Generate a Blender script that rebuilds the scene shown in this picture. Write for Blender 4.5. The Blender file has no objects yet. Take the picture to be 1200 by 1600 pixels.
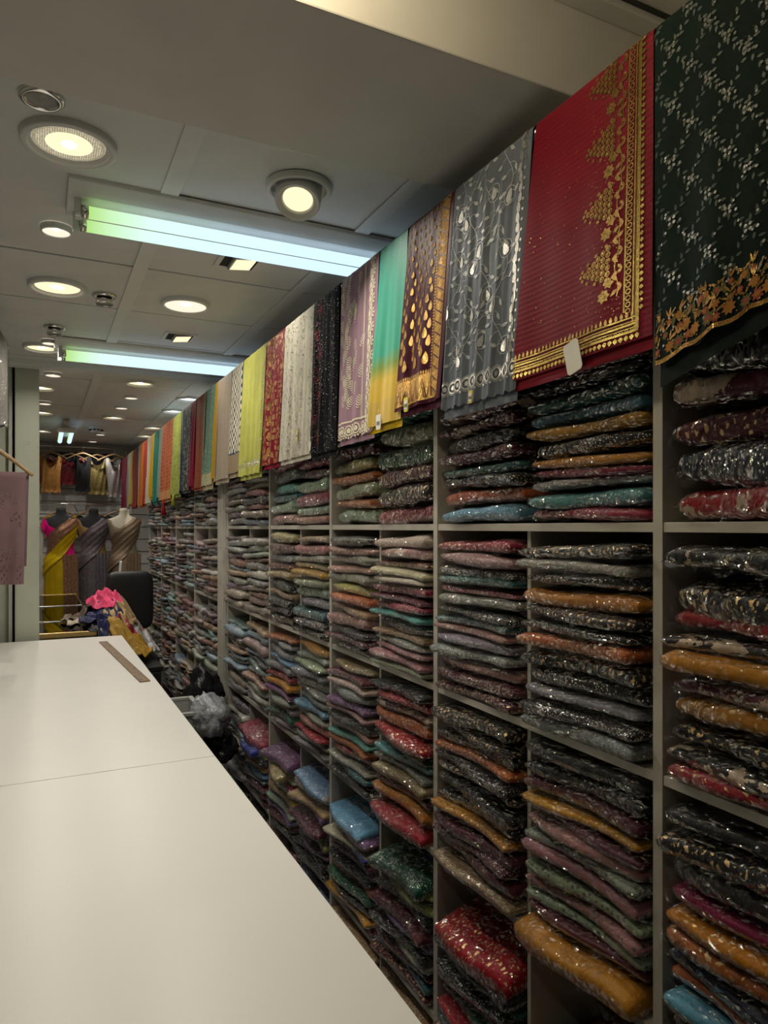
import bpy, math, random
import numpy as np
from mathutils import Vector, Matrix, noise as mnoise

SC = bpy.context.scene
COL = SC.collection
PI = math.pi
EYE = 1.62                      # camera height; heights below are often EYE + offset
TH = math.radians(26.15)        # camera heading, turned from the shelf wall's direction
CT, ST = math.cos(TH), math.sin(TH)
FPX = 1100.0

# ------------------------------------------------------------------ camera
cam_d = bpy.data.cameras.new('camera')
cam = bpy.data.objects.new('camera', cam_d)
COL.objects.link(cam)
cam.location = (0, 0, EYE)
cam.rotation_euler = (PI / 2, 0, -TH)
cam_d.sensor_fit = 'VERTICAL'
cam_d.sensor_height = 36.0
cam_d.lens = FPX / 1600 * 36
cam_d.shift_y = 24 / 1600
cam_d.clip_start = 0.02
SC.camera = cam

# ------------------------------------------------------------------ world / view
w = bpy.data.worlds.new('world')
SC.world = w
w.use_nodes = True
w.node_tree.nodes['Background'].inputs[0].default_value = (0.9, 0.95, 1.0, 1)
w.node_tree.nodes['Background'].inputs[1].default_value = 0.02
SC.view_settings.view_transform = 'Standard'
SC.view_settings.look = 'None'
SC.view_settings.gamma = 1.0
SC.view_settings.use_curve_mapping = False
SC.view_settings.exposure = 0.0
SC.cycles.use_denoising = True
SC.cycles.max_bounces = 6
SC.cycles.diffuse_bounces = 2
SC.cycles.glossy_bounces = 2
SC.cycles.transmission_bounces = 4
SC.cycles.transparent_max_bounces = 9
SC.cycles.use_adaptive_sampling = True
SC.cycles.adaptive_threshold = 0.06
SC.cycles.caustics_reflective = False
SC.cycles.caustics_refractive = False
SC.cycles.sample_clamp_indirect = 3.0
LAMP = 0.31                      # overall lamp strength
WARM = (1.0, 0.935, 0.81)
SOFT = (1.0, 0.94, 0.85)
COOL = (0.72, 0.90, 1.0)


def at(px, py, Y):
    """point on the plane y = Y seen at that place of the 1200x1600 frame"""
    a = (px - 600) / FPX
    d = Y / (CT - a * ST)
    r = a * d
    return Vector((r * CT + d * ST, Y, EYE + (824 - py) / FPX * d))


def atz(px, py, dz):
    d = dz * FPX / (824 - py)
    r = (px - 600) / FPX * d
    return Vector((r * CT + d * ST, d * CT - r * ST, EYE + dz))


def rail_y(px, X):
    """distance along the shop at which a line x = X crosses the image column px"""
    return (FPX * X / (CT * (px - 60)) - X * ST) / CT


# ------------------------------------------------------------------ helpers: objects
def tag(o, label=None, cat=None, group=None, kind=None):
    if label: o['label'] = label
    if cat: o['category'] = cat
    if group: o['group'] = group
    if kind: o['kind'] = kind
    return o


def thing(name, label, cat, loc=(0, 0, 0), group=None):
    o = bpy.data.objects.new(name, None)
    COL.objects.link(o)
    o.location = loc
    o.empty_display_size = 0.05
    return tag(o, label, cat, group)


def link_mesh(name, me, parent=None, mat=None, loc=None):
    o = bpy.data.objects.new(name, me)
    COL.objects.link(o)
    if mat is not None and len(me.materials) == 0:
        me.materials.append(mat)
    if parent is not None:
        o.parent = parent
        # children are built in world coordinates unless loc is given
        if loc is None:
            o.location = -Vector(parent_world(parent))
        else:
            o.location = loc
    elif loc is not None:
        o.location = loc
    return o


def parent_world(p):
    v = Vector((0, 0, 0))
    while p is not None:
        v += Vector(p.location)
        p = p.parent
    return v


class MB:
    def __init__(s):
        s.v = []
        s.f = []

    def add(s, vs, fs):
        b = len(s.v)
        s.v.extend([tuple(map(float, p)) for p in vs])
        s.f.extend([tuple(i + b for i in f) for f in fs])
        return s

    def box(s, x0, x1, y0, y1, z0, z1):
        vs = [(x, y, z) for x in (x0, x1) for y in (y0, y1) for z in (z0, z1)]
        return s.add(vs, [(0, 1, 3, 2), (4, 6, 7, 5), (0, 4, 5, 1), (2, 3, 7, 6), (0, 2, 6, 4), (1, 5, 7, 3)])

    def cyl(s, p0, p1, r0, r1=None, n=16, caps=True):
        r1 = r0 if r1 is None else r1
        p0, p1 = Vector(p0), Vector(p1)
        ax = (p1 - p0).normalized()
        u = ax.orthogonal().normalized()
        v = ax.cross(u)
        vs = []
        for p, r in ((p0, r0), (p1, r1)):
            for k in range(n):
                a = 2 * PI * k / n
                vs.append(p + (u * math.cos(a) + v * math.sin(a)) * r)
        fs = [(k, (k + 1) % n, n + (k + 1) % n, n + k) for k in range(n)]
        if caps:
            fs += [tuple(range(n - 1, -1, -1)), tuple(range(n, 2 * n))]
        return s.add(vs, fs)

    def tube(s, pts, r, n=10):
        pts = [Vector(p) for p in pts]
        rings = []
        up = None
        for i, p in enumerate(pts):
            t = (pts[min(i + 1, len(pts) - 1)] - pts[max(i - 1, 0)]).normalized()
            if up is None:
                up = t.orthogonal().normalized()
            up = (up - t * up.dot(t)).normalized()
            b = t.cross(up)
            rr = r(i / (len(pts) - 1)) if callable(r) else r
            rings.append([p + (up * math.cos(2 * PI * k / n) + b * math.sin(2 * PI * k / n)) * rr for k in range(n)])
        vs = [q for R in rings for q in R]
        fs = []
        for i in range(len(pts) - 1):
            for k in range(n):
                fs.append((i * n + k, i * n + (k + 1) % n, (i + 1) * n + (k + 1) % n, (i + 1) * n + k))
        fs += [tuple(range(n - 1, -1, -1)), tuple(range((len(pts) - 1) * n, len(pts) * n))]
        return s.add(vs, fs)

    def lathe(s, prof, c, n=40, axis=None):
        """prof: (radius, height) pairs turned around the z axis through c"""
        vs, fs = [], []
        for r, h in prof:
            for k in range(n):
                a = 2 * PI * k / n
                vs.append(Vector((r * math.cos(a), r * math.sin(a), h)))
        if axis is not None:
            q = Vector((0, 0, 1)).rotation_difference(Vector(axis))
            vs = [q @ p for p in vs]
        vs = [p + Vector(c) for p in vs]
        for i in range(len(prof) - 1):
            for k in range(n):
                fs.append((i * n + k, i * n + (k + 1) % n, (i + 1) * n + (k + 1) % n, (i + 1) * n + k))
        if prof[0][0] > 1e-6 and False:
            pass
        return s.add(vs, fs)

    def grid(s, P, closed_u=False):
        """P: array (nu, nv, 3)"""
        nu, nv = P.shape[:2]
        fs = []
        for i in range(nu if closed_u else nu - 1):
            i2 = (i + 1) % nu
            for j in range(nv - 1):
                fs.append((i * nv + j, i2 * nv + j, i2 * nv + j + 1, i * nv + j + 1))
        return s.add(P.reshape(-1, 3), fs)

    def mesh(s, name, smooth=True):
        me = bpy.data.meshes.new(name)
        me.from_pydata(s.v, [], s.f)
        if smooth:
            me.polygons.foreach_set('use_smooth', [True] * len(me.polygons))
        me.update()
        return me

    def build(s, name, mat, parent=None, smooth=True, bevel=0.0, fix=True):
        me = s.mesh(name, smooth)
        if fix:
            import bmesh
            bm = bmesh.new()
            bm.from_mesh(me)
            bmesh.ops.recalc_face_normals(bm, faces=bm.faces)
            bm.to_mesh(me)
            bm.free()
        o = link_mesh(name, me, parent, mat)
        if bevel:
            m = o.modifiers.new('bevel', 'BEVEL')
            m.width = bevel
            m.segments = 2
            m.limit_method = 'ANGLE'
        return o


def box_part(name, mat, parent, x0, x1, y0, y1, z0, z1, bevel=0.0):
    return MB().box(x0, x1, y0, y1, z0, z1).build(name, mat, parent, smooth=False, bevel=bevel)


# ------------------------------------------------------------------ helpers: materials
def new_mat(name):
    m = bpy.data.materials.new(name)
    m.use_nodes = True
    nt = m.node_tree
    nt.nodes.clear()
    out = nt.nodes.new('ShaderNodeOutputMaterial')
    return m, nt, out


def nd(nt, typ, **kw):
    n = nt.nodes.new(typ)
    for k, v in kw.items():
        if k.startswith('i_'):
            key = k[2:]
            key = int(key) if key.isdigit() else key.replace('_', ' ')
            s = n.inputs[key]
            if hasattr(v, 'is_linked') or isinstance(v, bpy.types.NodeSocket):
                nt.links.new(v, s)
            else:
                s.default_value = v
        else:
            setattr(n, k, v)
    return n


def math_n(nt, op, a, b=None, clamp=False):
    n = nt.nodes.new('ShaderNodeMath')
    n.operation = op
    n.use_clamp = clamp
    for i, x in enumerate((a, b)):
        if x is None: continue
        if isinstance(x, bpy.types.NodeSocket): nt.links.new(x, n.inputs[i])
        else: n.inputs[i].default_value = x
    return n.outputs[0]


def mixc(nt, fac, a, b, blend='MIX'):
    n = nt.nodes.new('ShaderNodeMix')
    n.data_type = 'RGBA'
    n.blend_type = blend
    for idx, x in ((0, fac), (6, a), (7, b)):
        if isinstance(x, bpy.types.NodeSocket): nt.links.new(x, n.inputs[idx])
        else: n.inputs[idx].default_value = (*x, 1) if isinstance(x, tuple) and len(x) == 3 else x
    return n.outputs[2]


def ramp(nt, fac, stops, interp='LINEAR'):
    n = nt.nodes.new('ShaderNodeValToRGB')
    n.color_ramp.interpolation = interp
    el = n.color_ramp.elements
    while len(el) < len(stops): el.new(0.5)
    for e, (p, c) in zip(el, stops):
        e.position = p
        e.color = (*c, 1) if len(c) == 3 else c
    nt.links.new(fac, n.inputs[0])
    return n.outputs[0]


def bsdf(nt, out, **kw):
    b = nt.nodes.new('ShaderNodeBsdfPrincipled')
    for k, v in kw.items():
        s = b.inputs[k.replace('_', ' ')]
        if isinstance(v, bpy.types.NodeSocket): nt.links.new(v, s)
        else: s.default_value = (*v, 1) if isinstance(v, tuple) and len(v) == 3 else v
    nt.links.new(b.outputs[0], out.inputs[0])
    return b


def bump(nt, h, strength=0.3, dist=0.002):
    n = nt.nodes.new('ShaderNodeBump')
    n.inputs['Strength'].default_value = strength
    n.inputs['Distance'].default_value = dist
    nt.links.new(h, n.inputs['Height'])
    return n.outputs[0]


def noise_t(nt, scale, detail=3, vec=None, rough=0.55, distort=0.0):
    n = nt.nodes.new('ShaderNodeTexNoise')
    n.inputs['Scale'].default_value = scale
    n.inputs['Detail'].default_value = detail
    n.inputs['Roughness'].default_value = rough
    n.inputs['Distortion'].default_value = distort
    if vec is not None: nt.links.new(vec, n.inputs['Vector'])
    return n.outputs[0]


def voro(nt, scale, vec=None, feature='F1', rnd=1.0):
    n = nt.nodes.new('ShaderNodeTexVoronoi')
    n.feature = feature
    n.inputs['Scale'].default_value = scale
    n.inputs['Randomness'].default_value = rnd
    if vec is not None: nt.links.new(vec, n.inputs['Vector'])
    return n


def surf(name, col, rough=0.5, metal=0.0, var=0.08, vscale=8.0, bscale=60.0, bstr=0.08, bdist=0.001, **kw):
    """painted / laminated / moulded surface: slight colour variation, slight relief"""
    m, nt, out = new_mat(name)
    tc = nd(nt, 'ShaderNodeTexCoord').outputs['Object']
    nz = noise_t(nt, vscale, 4, tc)
    c2 = tuple(max(0, c * (1 - 2 * var)) for c in col)
    c = ramp(nt, nz, [(0.3, c2), (0.7, col)])
    nb = noise_t(nt, bscale, 3, tc)
    bsdf(nt, out, Base_Color=c, Roughness=rough, Metallic=metal, Normal=bump(nt, nb, bstr, bdist), **kw)
    return m


def fabric(name, col, rough=0.75, sheen=0.25, weave=900.0, var=0.15, col2=None, stripes=None, trans=0.0):
    m, nt, out = new_mat(name)
    uv = nd(nt, 'ShaderNodeUVMap').outputs[0]
    tc = nd(nt, 'ShaderNodeTexCoord').outputs['Object']
    nz = noise_t(nt, 7.0, 3, tc)
    c = ramp(nt, nz, [(0.3, tuple(x * (1 - var) for x in col)), (0.7, tuple(min(1, x * (1 + var)) for x in col))])
    wv = nd(nt, 'ShaderNodeTexNoise', i_Scale=weave, i_Detail=1.0)
    nt.links.new(tc, wv.inputs['Vector'])
    h = wv.outputs[0]
    if stripes:                      # fine woven cross stripes: (per metre, colour)
        sep = nd(nt, 'ShaderNodeSeparateXYZ'); nt.links.new(uv, sep.inputs[0])
        sn = math_n(nt, 'SINE', math_n(nt, 'MULTIPLY', sep.outputs[1], stripes[0] * 2 * PI))
        k = math_n(nt, 'GREATER_THAN', sn, 0.72)
        c = mixc(nt, k, c, stripes[1])
        h = math_n(nt, 'ADD', h, math_n(nt, 'MULTIPLY', sn, .35))
    b = bsdf(nt, out, Base_Color=c, Roughness=rough, Specular_IOR_Level=0.15, Normal=bump(nt, h, 0.25, 0.001), Sheen_Weight=sheen * .25, Sheen_Roughness=0.4)
    b.inputs['Sheen Tint'].default_value = (*[min(1, x * 1.5 + .15) for x in col], 1)
    if trans:
        b.inputs['Alpha'].default_value = 1 - trans
    return m


def patterned(name, col, col2, kind='buti', scale=40.0, metal=0.6, rough=0.45, hem=None, h_hem=0.07, H=0.6):
    """woven two-colour cloth by uv in metres; hem = colour of a woven band along the lower edge"""
    m, nt, out = new_mat(name)
    uv = nd(nt, 'ShaderNodeUVMap').outputs[0]
    if kind == 'buti':
        k = math_n(nt, 'LESS_THAN', voro(nt, scale, uv, rnd=0.25).outputs['Distance'], 0.30)
    elif kind == 'jaal':
        d = voro(nt, scale, uv, 'DISTANCE_TO_EDGE', 0.8).outputs['Distance']
        n1 = noise_t(nt, scale * 3, 2, uv)
        k = math_n(nt, 'GREATER_THAN', math_n(nt, 'ADD', math_n(nt, 'MULTIPLY', d, 2.2), math_n(nt, 'MULTIPLY', n1, 0.9)), 0.78)
    elif kind == 'fine':
        k = math_n(nt, 'GREATER_THAN', noise_t(nt, scale * 2.5, 2, uv), 0.55)
    elif kind == 'stripe':
        sep = nd(nt, 'ShaderNodeSeparateXYZ'); nt.links.new(uv, sep.inputs[0])
        k = math_n(nt, 'GREATER_THAN', math_n(nt, 'SINE', math_n(nt, 'MULTIPLY', sep.outputs[0], scale)), 0.2)
    else:
        k = math_n(nt, 'LESS_THAN', voro(nt, scale, uv).outputs['Distance'], 0.22)
    if hem is not None:
        sep = nd(nt, 'ShaderNodeSeparateXYZ'); nt.links.new(uv, sep.inputs[0])
        hb = math_n(nt, 'GREATER_THAN', sep.outputs[1], H - h_hem)
        hn = math_n(nt, 'GREATER_THAN', noise_t(nt, 160.0, 2, uv), 0.42)
        c = mixc(nt, k, col, col2)
        c = mixc(nt, hb, c, mixc(nt, hn, col, hem))
        k = math_n(nt, 'MAXIMUM', math_n(nt, 'MULTIPLY', hb, hn), math_n(nt, 'MULTIPLY', k, math_n(nt, 'SUBTRACT', 1.0, hb)))
    else:
        c = mixc(nt, k, col, col2)
    bsdf(nt, out, Base_Color=c, Roughness=rough, Metallic=math_n(nt, 'MULTIPLY', k, metal),
         Specular_IOR_Level=0.2, Normal=bump(nt, math_n(nt, 'ADD', k, noise_t(nt, 700, 1, uv)), 0.35, 0.0008))
    return m


def glitter(name, col, rough=0.32, scale=900.0, strength=0.9, metal=1.0):
    m, nt, out = new_mat(name)
    tc = nd(nt, 'ShaderNodeTexCoord').outputs['Object']
    v = voro(nt, scale, tc)
    c = mixc(nt, noise_t(nt, scale * .4, 2, tc), tuple(x * 0.45 for x in col), tuple(min(1, x * 1.35) for x in col))
    nm = nd(nt, 'ShaderNodeNormalMap') if False else None
    bsdf(nt, out, Base_Color=c, Metallic=metal, Roughness=rough,
         Normal=bump(nt, math_n(nt, 'ADD', v.outputs['Distance'], noise_t(nt, scale * .5, 2, tc)), strength, 0.003))
    return m


def emit(name, col, strength):
    m, nt, out = new_mat(name)
    e = nd(nt, 'ShaderNodeEmission', i_Strength=strength)
    e.inputs[0].default_value = (*col, 1)
    nt.links.new(e.outputs[0], out.inputs[0])
    return m


def pack_cloth(name, kind):
    """cloth of the packed saris: the object's own colour carries the dye, the pattern is woven on top"""
    m, nt, out = new_mat(name)
    oi = nd(nt, 'ShaderNodeObjectInfo')
    tc = nd(nt, 'ShaderNodeTexCoord').outputs['Object']
    off = nd(nt, 'ShaderNodeVectorMath', operation='SCALE')
    comb = nd(nt, 'ShaderNodeCombineXYZ')
    for i in range(3): nt.links.new(oi.outputs['Random'], comb.inputs[i])
    nt.links.new(comb.outputs[0], off.inputs[0]); off.inputs['Scale'].default_value = 37.0
    add = nd(nt, 'ShaderNodeVectorMath', operation='ADD')
    nt.links.new(tc, add.inputs[0]); nt.links.new(off.outputs[0], add.inputs[1])
    vec = add.outputs[0]
    base = oi.outputs['Color']
    nz = noise_t(nt, 14, 3, vec)
    base = mixc(nt, nz, mixc(nt, 1.0, base, (0.55, 0.55, 0.55), 'MULTIPLY'), base)
    k = None
    if kind == 's':
        cl = math_n(nt, 'GREATER_THAN', noise_t(nt, 22, 2, vec), 0.45)
        k = math_n(nt, 'MULTIPLY', math_n(nt, 'LESS_THAN', voro(nt, 190, vec).outputs['Distance'], 0.27), cl)
        col2, metal = (0.78, 0.74, 0.66), 0.9
    elif kind == 'f':
        d = voro(nt, 26, vec, 'SMOOTH_F1').outputs['Distance']
        k = math_n(nt, 'GREATER_THAN', math_n(nt, 'ADD', d, math_n(nt, 'MULTIPLY', noise_t(nt, 90, 3, vec), 0.5)), 0.78)
        col2, metal = (0.42, 0.33, 0.24), 0.1
    elif kind == 'd':
        k = math_n(nt, 'LESS_THAN', voro(nt, 60, vec, rnd=0.5).outputs['Distance'], 0.28)
        col2, metal = (0.10, 0.09, 0.08), 0.0
    elif kind == 'z':
        d = voro(nt, 70, vec, 'DISTANCE_TO_EDGE').outputs['Distance']
        k = math_n(nt, 'GREATER_THAN', math_n(nt, 'ADD', math_n(nt, 'MULTIPLY', d, 0.9), noise_t(nt, 110, 3, vec)), 0.76)
        col2, metal = (0.60, 0.42, 0.20), 0.85
    h = noise_t(nt, 420, 2, vec)
    fold = noise_t(nt, 30, 2, vec, distort=1.2)
    h = math_n(nt, 'ADD', math_n(nt, 'MULTIPLY', h, 0.25), math_n(nt, 'MULTIPLY', fold, 2.0))
    if k is not None:
        c = mixc(nt, k, base, col2)
        bsdf(nt, out, Base_Color=c, Roughness=0.5, Specular_IOR_Level=0.2, Metallic=math_n(nt, 'MULTIPLY', k, metal), Normal=bump(nt, h, 0.5, 0.004))
    else:
        bsdf(nt, out, Base_Color=base, Roughness=0.55, Specular_IOR_Level=0.25, Normal=bump(nt, h, 0.5, 0.004))
    return m


def plastic_film(name, haze=0.020, rough=0.05, crink=1.0):
    m, nt, out = new_mat(name)
    oi = nd(nt, 'ShaderNodeObjectInfo')
    tc = nd(nt, 'ShaderNodeTexCoord').outputs['Object']
    comb = nd(nt, 'ShaderNodeCombineXYZ')
    for i in range(3): nt.links.new(oi.outputs['Random'], comb.inputs[i])
    sc_ = nd(nt, 'ShaderNodeVectorMath', operation='SCALE'); nt.links.new(comb.outputs[0], sc_.inputs[0]); sc_.inputs['Scale'].default_value = 53.0
    add = nd(nt, 'ShaderNodeVectorMath', operation='ADD'); nt.links.new(tc, add.inputs[0]); nt.links.new(sc_.outputs[0], add.inputs[1])
    vec = add.outputs[0]
    warp = nd(nt, 'ShaderNodeTexNoise', i_Scale=22.0, i_Detail=2.0); nt.links.new(vec, warp.inputs['Vector'])
    wv = nd(nt, 'ShaderNodeVectorMath', operation='MULTIPLY_ADD')
    nt.links.new(warp.outputs['Color'], wv.inputs[0]); wv.inputs[1].default_value = (0.05, 0.05, 0.05); nt.links.new(vec, wv.inputs[2])
    e1 = voro(nt, 34, wv.outputs[0], 'DISTANCE_TO_EDGE').outputs['Distance']
    h = math_n(nt, 'ADD', math_n(nt, 'MULTIPLY', math_n(nt, 'MINIMUM', e1, 0.22), 4.0), math_n(nt, 'MULTIPLY', warp.outputs[0], 3.0))
    nrm = bump(nt, h, 1.0 * crink, 0.009)
    fr = nd(nt, 'ShaderNodeFresnel', i_IOR=1.4)
    fac = math_n(nt, 'ADD', math_n(nt, 'MULTIPLY', fr.outputs[0], 0.30), haze, clamp=True)
    tr = nd(nt, 'ShaderNodeBsdfTransparent'); tr.inputs[0].default_value = (0.97, 0.97, 0.97, 1)
    gl = nd(nt, 'ShaderNodeBsdfGlossy', i_Roughness=rough); nt.links.new(nrm, gl.inputs['Normal'])
    gl.inputs[0].default_value = (1, 1, 1, 1)
    mx = nd(nt, 'ShaderNodeMixShader'); nt.links.new(fac, mx.inputs[0]); nt.links.new(tr.outputs[0], mx.inputs[1]); nt.links.new(gl.outputs[0], mx.inputs[2])
    nt.links.new(mx.outputs[0], out.inputs[0])
    return m


def glass_mat(name, tint=(0.93, 0.97, 0.95)):
    m, nt, out = new_mat(name)
    fr = nd(nt, 'ShaderNodeFresnel', i_IOR=1.45)
    tr = nd(nt, 'ShaderNodeBsdfTransparent'); tr.inputs[0].default_value = (*tint, 1)
    gl = nd(nt, 'ShaderNodeBsdfGlossy', i_Roughness=0.03)
    mx = nd(nt, 'ShaderNodeMixShader'); nt.links.new(fr.outputs[0], mx.inputs[0]); nt.links.new(tr.outputs[0], mx.inputs[1]); nt.links.new(gl.outputs[0], mx.inputs[2])
    nt.links.new(mx.outputs[0], out.inputs[0])
    return m


M = {}
M['ceiling'] = surf('ceiling panel board', (0.74, 0.74, 0.71), 0.5, var=0.05, vscale=5, bscale=25, bstr=0.05)
M['strip'] = surf('ceiling cover strip', (0.78, 0.78, 0.75), 0.5, var=0.03)
M['joint'] = surf('ceiling backing', (0.05, 0.05, 0.05), 0.9)
M['beam'] = surf('beam paint', (0.72, 0.70, 0.66), 0.6, var=0.05, vscale=4, bscale=90, bstr=0.06)
M['wall'] = surf('wall paint', (0.62, 0.60, 0.54), 0.7, var=0.05)
M['pillar'] = surf('pillar enamel', (0.55, 0.57, 0.46), 0.5, var=0.08, vscale=3)
M['floor'] = surf('floor vinyl', (0.18, 0.17, 0.16), 0.35, var=0.2, vscale=6)
M['shelf'] = surf('shelf melamine', (0.50, 0.47, 0.41), 0.45, var=0.10, vscale=9, bscale=120, bstr=0.04)
M['back'] = surf('shelf backing board', (0.22, 0.20, 0.18), 0.7)
M['counter'] = surf('white laminate', (0.78, 0.765, 0.72), 0.32, var=0.02, vscale=2, bscale=300, bstr=0.03)
M['counter_body'] = surf('counter carcass', (0.62, 0.60, 0.55), 0.5)
M['kick'] = surf('dark plinth', (0.03, 0.03, 0.03), 0.6)
M['chrome'] = surf('chrome', (0.75, 0.74, 0.72), 0.18, 1.0, var=0.02, bstr=0.02)
M['brass'] = surf('brass trim', (0.80, 0.56, 0.24), 0.25, 1.0, var=0.05, bstr=0.03)
M['white_trim'] = surf('white moulded plastic', (0.72, 0.72, 0.70), 0.4, var=0.03)
M['grey_trim'] = surf('grey lamp housing', (0.35, 0.35, 0.33), 0.45)
M['wood'] = surf('hanger wood', (0.50, 0.32, 0.15), 0.45, var=0.2, vscale=30)
M['ruler'] = surf('worn ruler wood', (0.26, 0.16, 0.07), 0.5, var=0.35, vscale=40)
M['black'] = surf('black vinyl', (0.012, 0.012, 0.013), 0.4, bscale=200, bstr=0.15)
M['blackcloth'] = surf('black jersey', (0.012, 0.012, 0.014), 0.9)
M['cream_skin'] = surf('cream mannequin cover', (0.58, 0.53, 0.42), 0.7)
M['slat'] = surf('slat board', (0.74, 0.73, 0.71), 0.5, var=0.05)
M['paper'] = surf('price tag card', (0.80, 0.78, 0.72), 0.7, var=0.03)
M['yellow_card'] = surf('yellow tag card', (0.75, 0.62, 0.06), 0.7, var=0.05)
M['ink'] = surf('tag print ink', (0.02, 0.02, 0.02), 0.8)
M['gold'] = glitter('gold zari embroidery', (0.58, 0.33, 0.09), 0.28, 600.0, 1.0)
M['gold_bright'] = glitter('bright gold lace', (0.78, 0.48, 0.12), 0.25, 600.0, 1.0)
M['silver'] = glitter('silver embroidery', (0.72, 0.70, 0.64), 0.35)
M['cream_thread'] = fabric('cream thread work', (0.74, 0.67, 0.50), 0.8, 0.1)
M['film'] = plastic_film('clear crinkled plastic film')
M['film_flat'] = plastic_film('garment bag film', 0.06, 0.2, 0.6)
M['glass'] = glass_mat('display glass')
M['crate'] = surf('translucent tub plastic', (0.45, 0.45, 0.42), 0.4)
for _k in '0sfdz':
    M['pk_' + _k] = pack_cloth({'0': 'plain packed silk', 's': 'sequinned packed cloth', 'f': 'floral packed cloth', 'd': 'dotted packed cloth', 'z': 'brocade packed cloth'}[_k], _k)

# ------------------------------------------------------------------ room shell
ZC, ZN, ZB = EYE + 1.05, EYE + 1.19, EYE + 0.97     # main ceiling, near ceiling, beam underside
XL, XR, Y0, Y1 = -1.6, 1.40, -1.6, 9.65


def struct(name, mat, *b, bevel=0.0):
    o = box_part(name, mat, None, *b, bevel=bevel)
    o['kind'] = 'structure'
    return o


struct('floor', M['floor'], XL, XR, Y0, Y1, -0.1, 0.0)
struct('wall_right', M['wall'], XR, XR + 0.1, Y0, Y1, 0, 3.0)
struct('wall_left', M['wall'], XL - 0.1, XL, Y0, Y1, 0, 3.0)
struct('wall_front', M['wall'], XL, XR, Y0 - 0.1, Y0, 0, 3.0)
wall_back = struct('wall_back', M['wall'], XL, XR, Y1, Y1 + 0.1, 0, 3.0)
ceil_main = struct('ceiling', M['joint'], XL, XR, 1.73, Y1, ZC + 0.015, ZC + 0.1)
struct('ceiling_near', M['ceiling'], XL, XR, Y0, 1.235, ZN, ZN + 0.1)
struct('trim_2', M['strip'], XL, XR, 1.185, 1.235, ZN - 0.022, ZN, bevel=0.003)
struct('trim_3', M['joint'], XL, XR, 1.175, 1.185, ZN - 0.006, ZN)
struct('trim_1', M['beam'], XL, XR, 1.235, 1.735, ZB, ZN + 0.1, bevel=0.004)          # the dropped beam
struct('trim_4', M['strip'], XL, XR, 4.93, 5.05, ZC - 0.035, ZC + 0.015, bevel=0.004)
XS = [-0.95, -0.29, 0.37, 1.03]
edges_x = [XL, *XS, XR]
ys = [1.735, 2.38] + [2.38 + 0.61 * k for k in range(1, 12)] + [Y1]
random.seed(5)
for i in range(len(edges_x) - 1):
    for j in range(len(ys) - 1):
        if ys[j + 1] - ys[j] < .05: continue
        dz = random.uniform(-0.002, 0.002)
        box_part('ceiling_panel', M['ceiling'], ceil_main, edges_x[i] + 0.004, edges_x[i + 1] - 0.004, ys[j] + 0.004, ys[j + 1] - 0.004, ZC + dz, ZC + 0.014)
for x in XS:
    box_part('ceiling_strip', M['strip'], ceil_main, x - 0.028, x + 0.028, 1.736, Y1, ZC - 0.006, ZC - 0.0025, bevel=0.001)

# slat wall boards at the back
zz = 0.35
while zz < 2.5:
    box_part('slat', M['slat'], wall_back, XL + 0.002, XR - 0.002, Y1 - 0.022, Y1 + 0.001, zz, zz + 0.148, bevel=0.003)
    zz += 0.16

# pillar and partition at the left
pil = struct('pillar', M['pillar'], -0.135, 0.006, 5.06, 5.20, 0, ZC - 0.001, bevel=0.006)
pil.name = 'wall_pillar'
struct('wall_partition', M['pillar'], XL, -0.175, 5.16, 5.22, 0, ZC - 0.001)
struct('trim_5', M['pillar'], -0.172, -0.150, 5.10, 5.22, 0, ZC - 0.001, bevel=0.003)
struct('trim_6', M['joint'], -0.150, -0.135, 5.17, 5.22, 0, ZC - 0.001)


# little hand-drawn arrow on the pillar
c_ = at(42, 693, 5.059)
for dx, dz, w_, h_ in ((.002, .010, .022, .002), (.004, -.006, .020, .002), (-.012, .009, .002, .008), (-.014, -.010, .002, .008), (-.022, .000, .008, .002), (.014, .002, .002, .014)):
    box_part('pencil_mark', M['grey_trim'], pil, c_.x + dx - w_ / 2, c_.x + dx + w_ / 2, 5.0592, 5.0598, c_.z + dz - h_ / 2, c_.z + dz + h_ / 2)


# ------------------------------------------------------------------ lamps
def area(parent, loc, size, power, col, name='lamp_light', shape='DISK', size_y=None, spread=150, rot=(0, 0, 0)):
    l = bpy.data.lights.new(name, 'AREA')
    l.shape = shape
    l.size = size
    if size_y: l.size_y = size_y
    l.energy = power * LAMP
    l.color = col
    l.spread = math.radians(spread)
    o = bpy.data.objects.new(name, l)
    COL.objects.link(o)
    o.parent = parent
    o.location = Vector(loc) - parent_world(parent)
    o.rotation_euler = rot
    return o


M['lens_warm'] = emit('warm lamp lens', (1.0, 0.84, 0.52), 1.25)
M['lens_soft'] = emit('soft lamp lens', (1.0, 0.84, 0.66), 1.15)
M['lens_cool'] = emit('cool lamp lens', (0.85, 0.97, 1.0), 1.2)
M['lens_core'] = emit('lamp core', (1.0, 0.95, 0.8), 6.0)


def reflector_mat():
    """prismatic ring of the lamp's diffuser, glowing in small facets"""
    m, nt, out = new_mat('faceted reflector painted lit')
    tc = nd(nt, 'ShaderNodeTexCoord').outputs['Object']
    v = voro(nt, 170, tc, rnd=0.15)
    c = ramp(nt, v.outputs['Distance'], [(0.25, (1.0, 0.90, 0.66)), (0.55, (0.34, 0.29, 0.19))])
    e = nd(nt, 'ShaderNodeEmission', i_Strength=0.9); nt.links.new(c, e.inputs[0])  # emission stands in for lamplight on the reflector's facets
    nt.links.new(e.outputs[0], out.inputs[0])
    return m


M['reflector'] = reflector_mat()


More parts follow.
